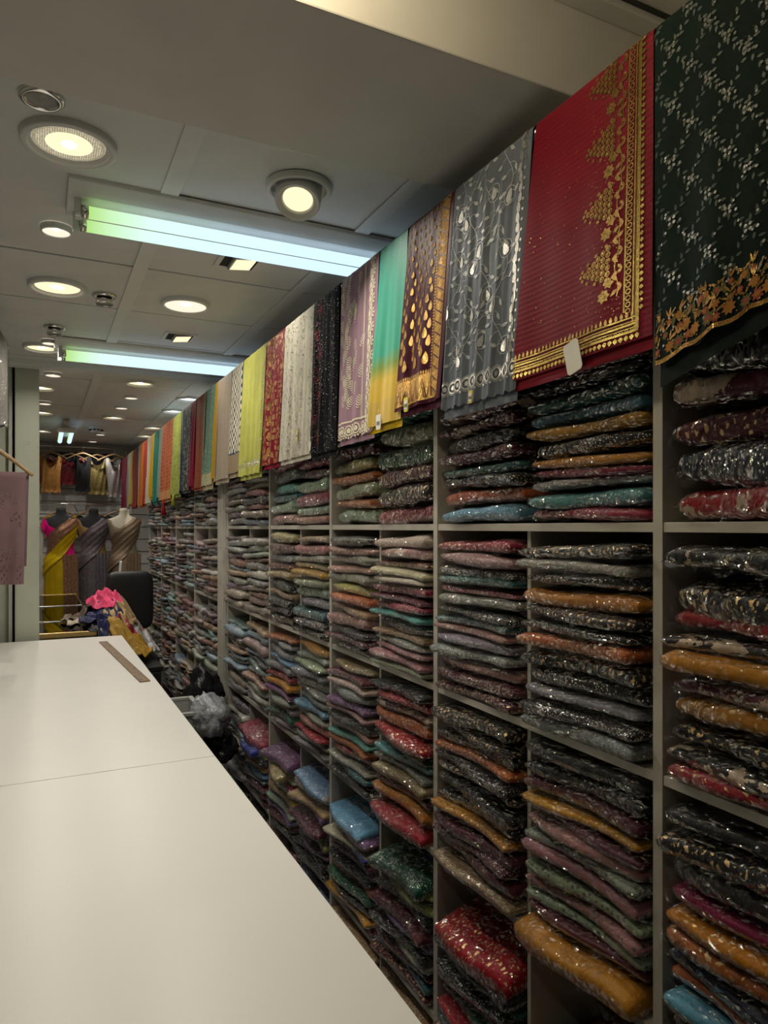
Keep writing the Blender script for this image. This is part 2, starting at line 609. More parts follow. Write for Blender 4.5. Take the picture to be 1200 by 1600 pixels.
def downlight(c, R, lens, power, col, label, group, tilt=None, big=False, spread=150):
    t = thing('downlight', label, 'ceiling light', c, group)
    c = Vector(c) - Vector((0, 0, 0.016))
    ax = None
    if tilt:
        ax = Vector(tilt).normalized()
    MB().lathe([(R, 0.015), (R, -0.001), (R * .97, -0.004), (R * .88, -0.005), (R * .85, -0.002), (R * .845, 0.003)], c).build('flange', M['white_trim'], t)
    if tilt:
        # gimbal collar that sticks out and leans
        MB().lathe([(R * .70, 0.02), (R * .70, -0.045), (R * .66, -0.055), (R * .60, -0.052), (R * .56, -0.046), (R * .50, -0.046), (R * .46, -0.035), (R * .44, 0.0)], c, axis=-ax if ax.z < 0 else ax).build('gimbal_collar', M['white_trim'], t)
        k = -ax if ax.z < 0 else ax
        MB().lathe([(R * .455, 0), (R * .3, 0.002), (0.0001, 0.003)], c - k * 0.036, axis=k).build('lens', M[lens], t)
        q = Vector((0, 0, -1)).rotation_difference(-k)
        o = area(t, c - k * 0.045, R * .5, power, col, spread=120)
        o.rotation_mode = 'QUATERNION'
        o.rotation_quaternion = q
        return t
    if big:
        rings = MB()
        prof = [(R * .86, -0.004)]
        n = 7
        for i in range(n):
            r1 = R * (.86 - .05 * i / n * 2.0)
            prof += [(r1, 0.001 + i * .0012), (r1 - R * .008, 0.002 + i * .0012)]
        rings.lathe(prof, c).build('stepped_ring', M['white_trim'], t)
        MB().lathe([(R * .77, 0.009), (R * .66, 0.007), (R * .48, 0.007)], c).build('reflector', M['reflector'], t)
        MB().lathe([(R * .49, 0.006), (R * .2, 0.006), (0.0001, 0.006)], c).build('lens', M[lens], t)
        MB().lathe([(R * .16, 0.004), (R * .13, 0.0), (0.0001, -0.002)], c + Vector((0, 0.0, 0.002))).build('bulb', M['lens_core'], t)
    else:
        MB().lathe([(R * .85, -0.001), (R * .82, 0.006), (R * .76, 0.009)], c).build('inner_ring', M['lens_soft'] if lens == 'lens_soft' else M['white_trim'], t)
        MB().lathe([(R * .77, 0.0085), (R * .3, 0.008), (0.0001, 0.008)], c).build('lens', M[lens], t)
        MB().lathe([(R * .24, 0.004), (R * .15, 0.001), (0.0001, 0.0)], c + Vector((0, 0, 0.004))).build('bulb', M['lens_core'], t)
    if power:
        area(t, c + Vector((0, 0, -0.004)), R * .42, power, col, spread=spread)
    return t


def dead_spot(c, label, hang=False):
    t = thing('spotlight', label, 'spotlight', c, 'small unlit chrome spotlights in the ceiling')
    d = -0.03 if hang else -0.003
    c = Vector(c) - Vector((0, 0, .004))
    MB().lathe([(0.052, 0.001), (0.052, -0.005), (0.046, -0.010), (0.036, -0.010), (0.033, -0.003)], c).build('chrome_ring', M['chrome'], t)
    if hang:
        MB().lathe([(0.030, 0.0), (0.032, -0.02), (0.040, -0.034), (0.036, -0.04), (0.031, -0.036)], c).build('lamp_cup', M['chrome'], t)
    MB().lathe([(0.034, -0.004 + d), (0.024, 0.000 + d), (0.010, -0.003 + d), (0.0001, -0.005 + d)], c).build('lamp_glass', M['grey_trim'], t)
    return t


ZL = 1.05
G_BIG, G_SML = 'large round downlights', 'small round downlights'
downlight(atz(108, 220, ZL), 0.122, 'lens_warm', 16, WARM, 'large round downlight with faceted reflector between beam and first tube light', G_BIG, big=True)
downlight(atz(467, 290, ZL), 0.100, 'lens_warm', 14, WARM, 'tilted gimbal downlight with ringed collar between beam and first tube light', G_BIG, tilt=(0.22, 0.38, 0.9), big=True)
downlight(atz(88, 355, ZL), 0.052, 'lens_soft', 5, SOFT, 'small round downlight beside the end of first tube light', G_SML)
downlight(atz(90, 446, ZL), 0.118, 'lens_warm', 13, WARM, 'large yellow downlight with an unlit chrome spot beside it', G_BIG)
downlight(atz(290, 473, ZL), 0.110, 'lens_soft', 13, SOFT, 'large pinkish downlight between the two square recessed lights', G_BIG)
downlight(atz(66, 541, ZL), 0.105, 'lens_warm', 9, WARM, 'large downlight touching the end of second tube light', G_BIG)
downlight(atz(77, 532, ZL) + Vector((0, 0, 0)), 0.042, 'lens_soft', 3, SOFT, 'tiny downlight squeezed beside the end of second tube light', G_SML)
for px, py, w_ in ((219, 597, 'just past the cross trim'), (178, 651, 'between smoke detector and cross trim'), (64, 604, 'half hidden by the pillar, near cross trim'), (66, 643, 'half hidden by the pillar, beside the hanging tube fixture'), (66, 672, 'half hidden by the pillar, close to back wall')):
    downlight(atz(px, py, ZL), 0.105, 'lens_warm', 13, WARM, 'large warm round downlight ' + w_, G_BIG)
for px, py, w_ in ((83, 583, 'between the cross trim and the pillar top'), (205, 619, 'next to the large downlight past the cross trim'), (190, 635, 'in front of the large downlight before smoke detector'), (70, 628, 'beside the pillar'), (145, 688, 'nearest to the back wall'), (157, 677, 'just behind the smoke detector')):
    downlight(atz(px, py, ZL), 0.055, 'lens_soft', 6, SOFT, 'small round downlight ' + w_, G_SML)
for px, py, w_ in ((296, 622, 'charcoal flowered'), (272, 641, 'olive-lime')):
    downlight(atz(px, py, ZL), 0.105, 'lens_cool', 9, COOL, 'cool white downlight close above the %s hanging sari' % w_, G_BIG)
for px, py, w_ in ((240, 667, 'bright yellow'), (228, 680, 'small-motif red')):
    downlight(atz(px, py, ZL), 0.105, 'lens_warm', 7, WARM, 'warm downlight close above the %s hanging sari' % w_, G_BIG)
dead_spot(atz(65, 150, ZL), 'unlit chrome spotlight next to the large faceted downlight')
dead_spot(atz(163, 461, ZL), 'unlit chrome spotlight next to the large yellow downlight', True)
dead_spot(atz(85, 510, ZL), 'unlit chrome spotlight near the end of second tube light', True)
# unseen globe and downlight, added to brighten the beam's near face
gl = thing('added_globe_lamp', 'added unseen globe lamp on the higher ceiling before the beam', 'ceiling light', (0.25, 1.02, ZN))
MB().lathe([(0.0001, 0.0), (0.06, 0.0), (0.06, -0.02), (0.03, -0.03), (0.025, -0.05)], (0.25, 1.02, ZN), 24).build('ceiling_rose', M['white_trim'], gl)
MB().lathe([(0.0001, -0.05)] + [(0.055 * math.sin(PI * k / 16), -0.10 + 0.055 * math.cos(PI * k / 16)) for k in range(2, 17)], (0.25, 1.02, ZN), 24).build('globe', emit('added globe glow', (1.0, 0.83, 0.53), 85.0), gl)
downlight((-0.55, -0.55, ZN), 0.11, 'lens_warm', 7, WARM, 'added unseen large downlight in the higher ceiling near front wall', G_BIG)


def square_light(c, label):
    t = thing('square_downlight', label, 'ceiling light', c, 'square recessed lights')
    c = Vector(c)
    a, b = 0.085, 0.066
    for sx, sy, ex, ey in ((-a, -a, a, -b), (-a, b, a, a), (-a, -b, -b, b), (b, -b, a, b)):
        box_part('frame_side', M['white_trim'], t, c.x + sx, c.x + ex, c.y + sy, c.y + ey, c.z - 0.006, c.z + 0.001, bevel=0.001)
    box_part('well', M['ink'], t, c.x - b, c.x + b, c.y - b, c.y + b, c.z - 0.0045, c.z - 0.003)
    for nm, mt_, bb in (('lamp_head', M['grey_trim'], (-.030, .062, -.062, .062, -.003, .010)), ('lens', M['lens_warm'], (-.022, .058, -.056, .056, -.005, -.0032))):
        m = MB().box(*bb)
        m.v = [tuple(Matrix.Rotation(math.radians(-7), 3, 'Y') @ Vector(p) + c + Vector((-.004, 0, -0.012))) for p in m.v]
        m.build(nm, mt_, t, smooth=False, bevel=0.001)
    o = area(t, c + Vector((.025, 0, -0.034)), 0.03, 5, WARM, spread=140)
    return t


square_light(atz(374, 408, ZL), 'square recessed light right behind the first tube light')
square_light(atz(280, 526, ZL), 'square recessed light just before the second tube light')


def tube_mat():
    """the lit tube: greenish near its caps' end, bluish white along the rest"""
    m, nt, out = new_mat('lit fluorescent tube')
    tc = nd(nt, 'ShaderNodeTexCoord').outputs['Generated']
    sep = nd(nt, 'ShaderNodeSeparateXYZ'); nt.links.new(tc, sep.inputs[0])
    c = ramp(nt, sep.outputs[0], [(0.0, (0.36, 0.62, 0.16)), (0.06, (0.50, 0.76, 0.42)), (0.16, (0.62, 0.86, 0.76)), (0.45, (0.62, 0.84, 1.0)), (1.0, (0.60, 0.82, 1.0))])
    e = nd(nt, 'ShaderNodeEmission', i_Strength=1.25); nt.links.new(c, e.inputs[0])
    nt.links.new(e.outputs[0], out.inputs[0])
    return m


M['tube'] = tube_mat()


def tube_light(x0, x1, y, label, power):
    c = (x0, y, ZC)
    t = thing('tube_light', label, 'tube light', c, 'twin tube lights across the ceiling')
    z = ZC
    m = MB()
    for xx in (x0, x1):
        pass
    P = [(-0.15, 0.0), (-0.145, -0.010), (-0.09, -0.034), (0.075, -0.034), (0.105, -0.012), (0.11, 0.0)]
    vs = [(xx, y + a, z + b - 0.0025) for xx in (x0 - 0.02, x1 + 0.02) for a, b in P]
    n = len(P)
    fs = [(k, k + 1, n + k + 1, n + k) for k in range(n - 1)] + [tuple(range(n)), tuple(range(2 * n - 1, n - 1, -1))]
    m.add(vs, fs).build('housing', M['white_trim'], t, smooth=False, bevel=0.003)
    for dy in (-0.062, 0.046):
        tb = MB().cyl((x0 + 0.035, y + dy, z - 0.072), (x1 - 0.035, y + dy, z - 0.072), 0.019, n=18).build('tube', M['tube'], t)
        for s_, xx in ((1, x0), (-1, x1)):
            box_part('lamp_holder', M['white_trim'], t, min(xx, xx + s_ * .02), max(xx, xx + s_ * .02), y + dy - .014, y + dy + .014, z - 0.096, z - 0.034, bevel=0.003)
            MB().cyl((xx + s_ * .02, y + dy, z - 0.072), (xx + s_ * 0.04, y + dy, z - 0.072), 0.0196, n=18).build('tube_cap', M['chrome'], t)
    return t


tube_light(0.10, 1.31, 2.43, 'lit twin tube light across the ceiling, next to the tilted gimbal downlight', 5)
tube_light(0.10, 1.31, 4.40, 'lit twin tube light across the ceiling, next to the cross trim', 5)
# small tube fixture that hangs at the far end, seen end on
p = atz(104, 655, ZL)
tl = thing('hanging_tube_fixture', 'short lit twin tube fixture hanging from bracket near the back wall', 'tube light', (p.x, p.y, ZC))
MB().cyl((p.x, p.y, ZC), (p.x, p.y, ZC - 0.09), 0.03, n=16).build('bracket', M['white_trim'], tl)
box_part('end_cap', M['white_trim'], tl, p.x - 0.085, p.x + 0.085, p.y - 0.06, p.y - 0.03, ZC - 0.135, ZC - 0.085, bevel=0.008)
box_part('housing', M['white_trim'], tl, p.x - 0.05, p.x + 0.05, p.y - 0.06, p.y + 0.62, ZC - 0.10, ZC - 0.085, bevel=0.003)
for dx in (-0.045, 0.045):
    MB().cyl((p.x + dx, p.y - 0.03, ZC - 0.122), (p.x + dx, p.y + 0.6, ZC - 0.150), 0.022, n=16).build('tube', M['tube'], tl)
p = atz(150, 667, ZL)
sd = thing('smoke_detector', 'white round smoke detector on the ceiling near the back wall', 'smoke detector', (p.x, p.y, ZC))
MB().lathe([(0.07, 0), (0.07, -0.015), (0.062, -0.02)], (p.x, p.y, ZC - .003)).build('base', M['white_trim'], sd)
MB().lathe([(0.058, -0.02), (0.056, -0.045), (0.045, -0.058), (0.0001, -0.06)], (p.x, p.y, ZC)).build('cover', M['white_trim'], sd)
for k in range(10):
    a = 2 * PI * k / 10
    cx, cy = p.x + 0.0575 * math.cos(a), p.y + 0.0575 * math.sin(a)
    MB().box(cx - .012, cx + .012, cy - .006, cy + .006, ZC - 0.042, ZC - 0.028).build('vent_slot', M['ink'], sd, smooth=False)

# ------------------------------------------------------------------ counters
XC0, XC1, ZCT = -0.38, 0.50, EYE - 0.72


def counter(name, ya, yb, label):
    t = thing(name, label, 'counter', (0, (ya + yb) / 2, 0), 'white laminate counters')
    box_part('top', M['counter'], t, XC0, XC1, ya, yb, ZCT - 0.03, ZCT, bevel=0.0015)
    box_part('carcass', M['counter_body'], t, XC0 + 0.02, XC1 - 0.03, ya + 0.003, yb - 0.003, 0.08, ZCT - 0.03)
    box_part('plinth', M['kick'], t, XC0 + 0.06, XC1 - 0.07, ya + 0.02, yb - 0.02, 0.0, 0.08)
    n = max(1, round((yb - ya) / 0.6))
    for k in range(n):
        a = ya + (yb - ya) * k / n
        b = ya + (yb - ya) * (k + 1) / n
        d = box_part('door', M['counter'], t, XC1 - 0.03, XC1 - 0.012, a + 0.004, b - 0.004, 0.10, ZCT - 0.045, bevel=0.0015)
        MB().cyl((XC1 - 0.004, (a + b) / 2 - .05, ZCT - .12), (XC1 - 0.004, (a + b) / 2 + .05, ZCT - .12), 0.005, n=10).build('handle', M['chrome'], d)
    return t


counter('shop_counter', 0.50, 2.2265, 'white laminate counter with an empty, clear top')
counter('shop_counter', 2.2305, 4.99, 'white laminate counter with a wooden ruler on it')

a, b = Vector((0.364, 4.74, 0)), Vector((0.446, 3.43, 0))
dr = (b - a).normalized(); nr = Vector((-dr.y, dr.x, 0)) * 0.024
m = MB()
vs = [p + Vector((0, 0, z)) for z in (ZCT, ZCT + 0.006) for p in (a - nr, a + nr, b + nr, b - nr)]
m.add(vs, [(0, 1, 2, 3), (4, 7, 6, 5), (0, 4, 5, 1), (1, 5, 6, 2), (2, 6, 7, 3), (3, 7, 4, 0)])
rl = thing('ruler', 'worn brown wooden measuring ruler lying on the white counter', 'ruler', a + Vector((0, 0, ZCT)))
m.build('stick', M['ruler'], rl, smooth=False, bevel=0.002)
m = MB()
L = (b - a).length
for k in range(1, 64):
    q = a + dr * (L * k / 64)
    e = nr * 0.98
    f = nr * (0.5 if k % 4 == 0 else 0.72)
    h = dr * 0.0009
    z = Vector((0, 0, ZCT + 0.0063))
    m.add([q + e - h + z, q + e + h + z, q + f + h + z, q + f - h + z], [(0, 1, 2, 3)])
m.build('graduation', M['ink'], rl, smooth=False)['kind'] = 'stuff'

# glass display counter behind the pillar
gx0, gx1, gy0, gy1, gz = -0.34, 0.365, 5.30, 8.35, EYE - 0.725
gt = thing('glass_display_case', 'glass topped display case with brass trim beside the white pillar', 'display case', (gx0, gy0, 0))
box_part('base', M['counter_body'], gt, gx0, gx1, gy0, gy1, 0.0, 0.30, bevel=0.004)
gcuts = [gy0, 5.98, 7.15, gy1]
for k in range(3):
    box_part('glass_top', M['glass'], gt, gx0, gx1, gcuts[k] + 0.004, gcuts[k + 1] - 0.004, gz - 0.008, gz)
box_part('glass_side', M['glass'], gt, gx1 - 0.006, gx1, gy0 + .01, gy1, 0.30, gz - 0.009)
box_part('glass_front', M['glass'], gt, gx0, gx1 - .007, gy0, gy0 + 0.006, 0.30, gz - 0.009)
box_part('glass_shelf', M['glass'], gt, gx0 + .01, gx1 - 0.01, gy0 + .02, gy1 - .02, 0.58, 0.588)
box_part('brass_edge', M['brass'], gt, gx0, gx1 + .004, gy0 - 0.012, gy0 + 0.004, gz - 0.028, gz + 0.006, bevel=0.003)
for yy in gcuts[1:3]:
    box_part('joint_trim', M['chrome'], gt, gx0, gx1 + .002, yy - 0.012, yy + 0.012, gz - 0.010, gz + 0.004, bevel=0.002)
box_part('side_trim', M['brass'], gt, gx1 - 0.004, gx1 + 0.008, gy0 + 0.004, gy1, gz - 0.012, gz + 0.004, bevel=0.002)
box_part('back_trim', M['brass'], gt, gx0, gx1, gy1 - 0.003, gy1 + 0.008, gz - 0.012, gz + 0.004, bevel=0.002)

# ------------------------------------------------------------------ shelving
XF, XB = 1.0, 1.37                    # shelf front and back
BT = 0.018
ROWZ = [0.46, 0.0, -0.452, -0.92, -1.385]        # shelf board heights relative to the eye (board centre)
UY = [0.13, 0.92, 1.71, 2.50, 3.29, 4.13]
UY2 = [4.35, 5.105, 5.86, 6.615, 7.37]


def shelving(name, uys, label, post=None):
    t = thing(name, label, 'shelving', (XF, uys[0], 0), 'white shelving units')
    for i, y in enumerate(uys):
        th = 0.011 if name else BT / 2
        box_part('upright', M['shelf'], t, XF, XB, y - th, y + th, 0.0, EYE + 0.80, bevel=0.001)
    for i in range(len(uys) - 1):
        a, b = uys[i] + 0.0115, uys[i + 1] - 0.0115
        for k, z in enumerate(ROWZ + [0.79]):
            box_part('shelf_board', M['shelf'], t, XF + 0.002, XB - .001, a, b, EYE + z - BT / 2, EYE + z + BT / 2, bevel=0.001)
        mid = (a + b) / 2
        zs = [0.46, 0.0, -0.452, -0.92, -1.385, -1.62]
        for k in range(1, 5):
            top, bot = EYE + zs[k] - BT / 2 - .0005, EYE + zs[k + 1] + BT / 2 + .0005
            if k == 4: bot = 0.0
            box_part('divider', M['shelf'], t, XF + 0.02, XB - .001, mid - 0.006, mid + 0.006, bot, top)
    box_part('back_panel', M['back'], t, XB, XB + 0.012, uys[0] - .01, uys[-1] + .01, 0.0, EYE + 0.80)
    return t


shelving('shelving_unit', UY, 'tall white open shelving with half-width dividers along the counter aisle')
u2 = shelving('shelving_unit', UY2, 'white shelving beyond the broad white post, towards the back wall')
po = thing('shelf_post', 'broad white vertical post between the two shelving units', 'post', (XF, 4.24, 0))
box_part('face', M['shelf'], po, XF - 0.012, XF + 0.30, 4.145, 4.335, 0.0, EYE + 0.80, bevel=0.002)
box_part('face_strip', M['shelf'], po, XF - 0.016, XF - 0.0125, 4.16, 4.19, 0.0, EYE + 0.80)
for k in range(9):
    MB().cyl((XF - 0.0125, 4.25, 0.4 + k * .22), (XF - 0.0155, 4.25, 0.4 + k * .22), 0.006, n=10).build('screw_cap', M['grey_trim'], po)

# ------------------------------------------------------------------ packed saris
rng = np.random.default_rng(7)


def fbm(P, freq, seed, octv=2):
    out = np.empty(len(P))
    o = Vector((seed * 13.7, seed * 7.3, seed * 3.1))
    for i, q in enumerate(P):
        out[i] = mnoise.fractal(Vector(q) * freq + o, 1.0, 2.0, octv)
    return out


def pack_points(seed, W, D, T, nu, nv, infl=0.0, crink=0.0, cf=60.0):
    """closed cushion: nv points round the x-z section, nu sections along y. origin at centre of the underside"""
    r = np.random.default_rng(seed)
    ph = r.uniform(0, 6.28, 6)
    us = np.linspace(-1, 1, nu)
    us = np.sign(us) * (1 - (1 - np.abs(us)) ** 1.35)
    ang = np.linspace(0, 2 * np.pi, nv, endpoint=False)
    P = np.zeros((nu, nv, 3))
    for i, u in enumerate(us):
        e = max(0.0, 1 - abs(u) ** 24) ** 0.5
        e = max(e, 0.55)
        taper = 1 - 0.07 * abs(u) ** 3 * (1 + .6 * math.sin(ph[0]))
        th = (T / 2) * e * taper * (1 + 0.10 * math.sin(2.1 * u + ph[1]) + 0.06 * math.sin(5.3 * u + ph[2])) + infl
        dp = (D / 2) * (0.95 + 0.05 * e) + infl
        sag = 0.008 * math.sin(1.5 * u + ph[3]) * 0.5
        c, s = np.cos(ang), np.sin(ang)
        x = dp * np.sign(c) * np.abs(c) ** 0.40
        z = th * np.sign(s) * np.abs(s) ** 0.50
        x = x + 0.010 * math.sin(2.7 * u + ph[4])
        P[i, :, 0] = x
        P[i, :, 1] = u * (W / 2 + infl)
        P[i, :, 2] = z + T / 2 + sag * (1 if abs(u) < 2 else 0)
    F = P.reshape(-1, 3)
    n = fbm(F, 9.0, seed, 2) * 0.35 + fbm(F, 26.0, seed + 5, 2) * 0.22
    ctr = F * np.array([1, 1, 0]) * 0.0
    dirv = np.stack([F[:, 0] / (D / 2) * 0.6, np.zeros(len(F)), (F[:, 2] - T / 2) / (T / 2)], 1)
    F = F + dirv * (n * 0.0065)[:, None]
    if crink:
        q = fbm(F, cf, seed + 11, 2)
        F = F + dirv * ((np.abs(q) - 0.3) * crink)[:, None]
    return F.reshape(nu, nv, 3)


def closed_pack(m, P):
    nu, nv = P.shape[:2]
    b = len(m.v)
    m.v.extend(map(tuple, P.reshape(-1, 3)))
    for i in range(nu - 1):
        for j in range(nv):
            j2 = (j + 1) % nv
            m.f.append((b + i * nv + j, b + i * nv + j2, b + (i + 1) * nv + j2, b + (i + 1) * nv + j))
    m.f.append(tuple(b + j for j in range(nv - 1, -1, -1)))
    m.f.append(tuple(b + (nu - 1) * nv + j for j in range(nv)))


PW, PD, PT = 0.345, 0.30, 0.038
NV = 12
cloth_v, bag_v = [], []
for k in range(NV):
    m = MB()
    closed_pack(m, pack_points(100 + k, PW, PD, PT, 26, 22))
    # visible folded edge: two inner layers peeping out along the front
    cloth_v.append(m)
    b = MB()
    P = pack_points(100 + k, PW, PD, PT, 44, 34, infl=0.0015, crink=0.0045, cf=34.0)
    closed_pack(b, P)
    # loose lip of film along the front and at one end
    r = np.random.default_rng(900 + k)
    nl = 26
    lip = np.zeros((nl, 4, 3))
    for i in range(nl):
        y = -PW / 2 + PW * i / (nl - 1)
        for j in range(4):
            ex = j / 3
            lip[i, j] = (-PD / 2 - 0.004 - ex * (0.009 + 0.006 * math.sin(i * .5 + k)), y + .006 * math.sin(j + i),
                         PT * (0.42 + .12 * math.sin(k)) - ex * ex * 0.012 + ex * 0.007 * math.sin(i * 1.1 + k * 2) + ex * 0.005 * math.sin(i * 2.7 + k))
    b.grid(lip)
    sd_ = 1 if k % 2 else -1
    lip = np.zeros((16, 4, 3))
    for i in range(16):
        x = -PD / 2 + PD * i / 15
        for j in range(4):
            ex = j / 3
            lip[i, j] = (x, sd_ * (PW / 2 - .004 + ex * 0.010), PT * .5 + ex * (.010 * math.sin(i * 1.3 + k) + .004 * math.sin(i * 3.1)))
    b.grid(lip)
    bag_v.append(b)
cloth_me = [m.mesh('packed_cloth') for m in cloth_v]
bag_me = [m.mesh('plastic_sleeve') for m in bag_v]
for me in cloth_me: me.materials.append(M['pk_0'])
for me in bag_me: me.materials.append(M['film'])

PAL = {'k': ((.012, .012, .014), 'black'), 'n': ((.014, .02, .045), 'navy'), 'g': ((.27, .27, .27), 'silver grey'), 'w': ((.55, .50, .40), 'cream'),
       'm': ((.50, .23, .015), 'mustard'), 'y': ((.42, .42, .12), 'yellow green'), 'r': ((.32, .008, .02), 'red'), 'c': ((.26, .006, .05), 'crimson'),
       'M': ((.095, .012, .028), 'maroon'), 'p': ((.42, .20, .20), 'dusty pink'), 'o': ((.42, .11, .025), 'rust orange'), 't': ((.025, .11, .12), 'dark teal'),
       'G': ((.01, .10, .055), 'dark green'), 'l': ((.30, .38, .25), 'pale green'), 'b': ((.13, .33, .50), 'light blue'), 'B': ((.02, .045, .28), 'royal blue'),
       'v': ((.17, .08, .21), 'purple'), 'e': ((.36, .26, .14), 'beige'), 'T': ((.10, .34, .32), 'turquoise')}
PATN = {'0': 'plain', 's': 'sequinned', 'f': 'floral', 'd': 'dotted', 'z': 'brocade'}
ORD = ['bottom', 'second', 'third', 'fourth', 'fifth', 'sixth', 'seventh', 'eighth', 'ninth', 'tenth', 'eleventh', 'twelfth', 'thirteenth', 'fourteenth', 'fifteenth']
COLN = {1: 'dark green', 2: 'red', 3: 'grey net', 4: 'maroon', 5: 'green-yellow', 6: 'pink', 7: 'black', 8: 'cream', 9: 'lime'}
ROWN = ['top shelf', 'second shelf', 'third shelf', 'fourth shelf']
# columns are half bays counted from the dark green sari; rows from the eye-level board's own shelf downwards; packs from the top
STACKS = {
    (1, 0): 't0 k0 Mf Mz ns rf', (1, 1): 'kf kz r0 kf m0 Mf mz kz kf rz', (1, 2): 'k0 kz k0 c0 mz oz n0 o0 b0 k0 ns', (1, 3): 'ys ns k0 b0 k0 t0 M0 k0 m0',
    (2, 0): 'k0 G0 k0 M0 k0 t0 b0 m0 ks m0 c0 gs T0 c0', (2, 1): 'kz g0 ks m0 kz ks oz kz ks g0 ks gs', (2, 2): 'k0 k0 M0 mz M0 p0 ld p0 ld pd ld M0 m0', (2, 3): 'm0 k0 o0 ks M0 k0',
    (3, 0): 'k0 Mf k0 Mf Mf k0 M0 t0 ks o0 b0', (3, 1): 'cz p0 ks t0 cs gs ks ts p0 g0 gs p0 Ms Mz', (3, 2): 'kz kz ks oz ks kz k0 ks mz M0 Ms M0 es', (3, 3): 'rz k0 G0 ks c0 G0 r0 t0 Mz',
    (4, 0): 'k0 G0 l0 Gs Mz kz cz', (4, 1): 'w0 pf Mz w0 w0 cs M0 cs T0 ks es gs p0 p0 l0', (4, 2): 'k0 r0 Mf oz rz k0 T0 gs es M0 m0 r0', (4, 3): 'Gs y0 ys k0 M0 v0 k0 l0 M0 t0 Mz',
    (5, 0): 'v0 M0 Gs M0 ys o0 l0 o0 l0', (5, 1): 'ks p0 ls ps l0 y0 o0 es pz k0 Ms ks', (5, 2): 'es M0 w0 g0 vs p0 ks p0 T0 o0 rs g0 t0 ks', (5, 3): 'b0 v0 w0 B0 M0 v0 k0 o0 G0 k0 m0 c0',
    (6, 0): 'c0 y0 v0 c0 Ms l0 c0 l0 p0', (6, 1): 'es p0 gs e0 ms ls ls gs ts ks ks', (6, 2): 'm0 gs ls g0 gs gs gs bs gs ps r0 gs g0', (6, 3): 'bs g0 e0 v0 M0 k0 y0 v0 k0 ks',
    (7, 0): 'k0 g0 p0 g0 T0 t0 l0 p0', (7, 1): 'es Ms gs Mz es ks es ks ks ks', (7, 2): 'os gs gs b0 gs r0 m0 v0 gs gs G0 gs', (7, 3): 'v0 es w0 c0 y0 ms ls v0 M0 ks', (8, 3): 'c0 B0 y0 k0 m0 b0 t0 M0 c0 M0'}
# packs that slide or bulge out: (column, row, place from the top) -> thickness weight, shift along x, turns
EXTRA = {(3, 3, 0): (2.2, -.02, .08, -.22, .05), (2, 2, 12): (1.8, -.035, .02, -.10, .0), (4, 3, 0): (1.7, -.03, .0, -.14, .06), (4, 2, 11): (1.4, -.03, .02, -.12, .0),
         (5, 3, 0): (1.3, -.025, .06, -.14, -.10), (5, 3, 2): (.8, -.02, .0, -.1, .12), (6, 3, 0): (1.2, -.02, .10, -.12, .12), (6, 3, 2): (1.2, -.025, .06, -.12, .14), (6, 3, 4): (1.2, -.03, .0, -.12, .1),
         (7, 3, 0): (1.3, -.02, .03, -.1, .12), (7, 3, 1): (1.2, -.025, .06, -.14, -.14), (8, 3, 0): (1.8, -.03, .10, -.14, .16), (8, 3, 1): (1.5, -.04, .0, -.18, -.14),
         (4, 1, 0): (1.6, .0, .0, .0, .0), (4, 1, 1): (1.4, .0, .0, .0, .0), (5, 1, 8): (1.6, -.02, 0, 0, 0), (1, 1, 1): (1.5, 0, .04, -.1, 0)}


def col_range(c):
    i, h = divmod(c, 2)            # col 1 is the far half of bay 0
    a, b = UY[i], UY[i + 1]
    mid = (a + b) / 2
    return (a + 0.013, mid - 0.008) if h == 0 else (mid + 0.008, b - 0.013)


def pack(name, label, colour, pat, loc, th, rot, group, var, sw=1.0):
    root = thing(name, label, 'sari', loc, group)
    root.rotation_euler = rot
    out = []
    for nm, me in (('folded_cloth', cloth_me[var]), ('plastic_sleeve', bag_me[var])):
        o = bpy.data.objects.new(nm, me)
        COL.objects.link(o)
        o.parent = root
        o.scale = (1, sw, th / PT)
        if nm == 'folded_cloth':
            o.color = (*colour, 1)
            o.material_slots[0].link = 'OBJECT'
            o.material_slots[0].material = M['pk_' + pat]
    return root


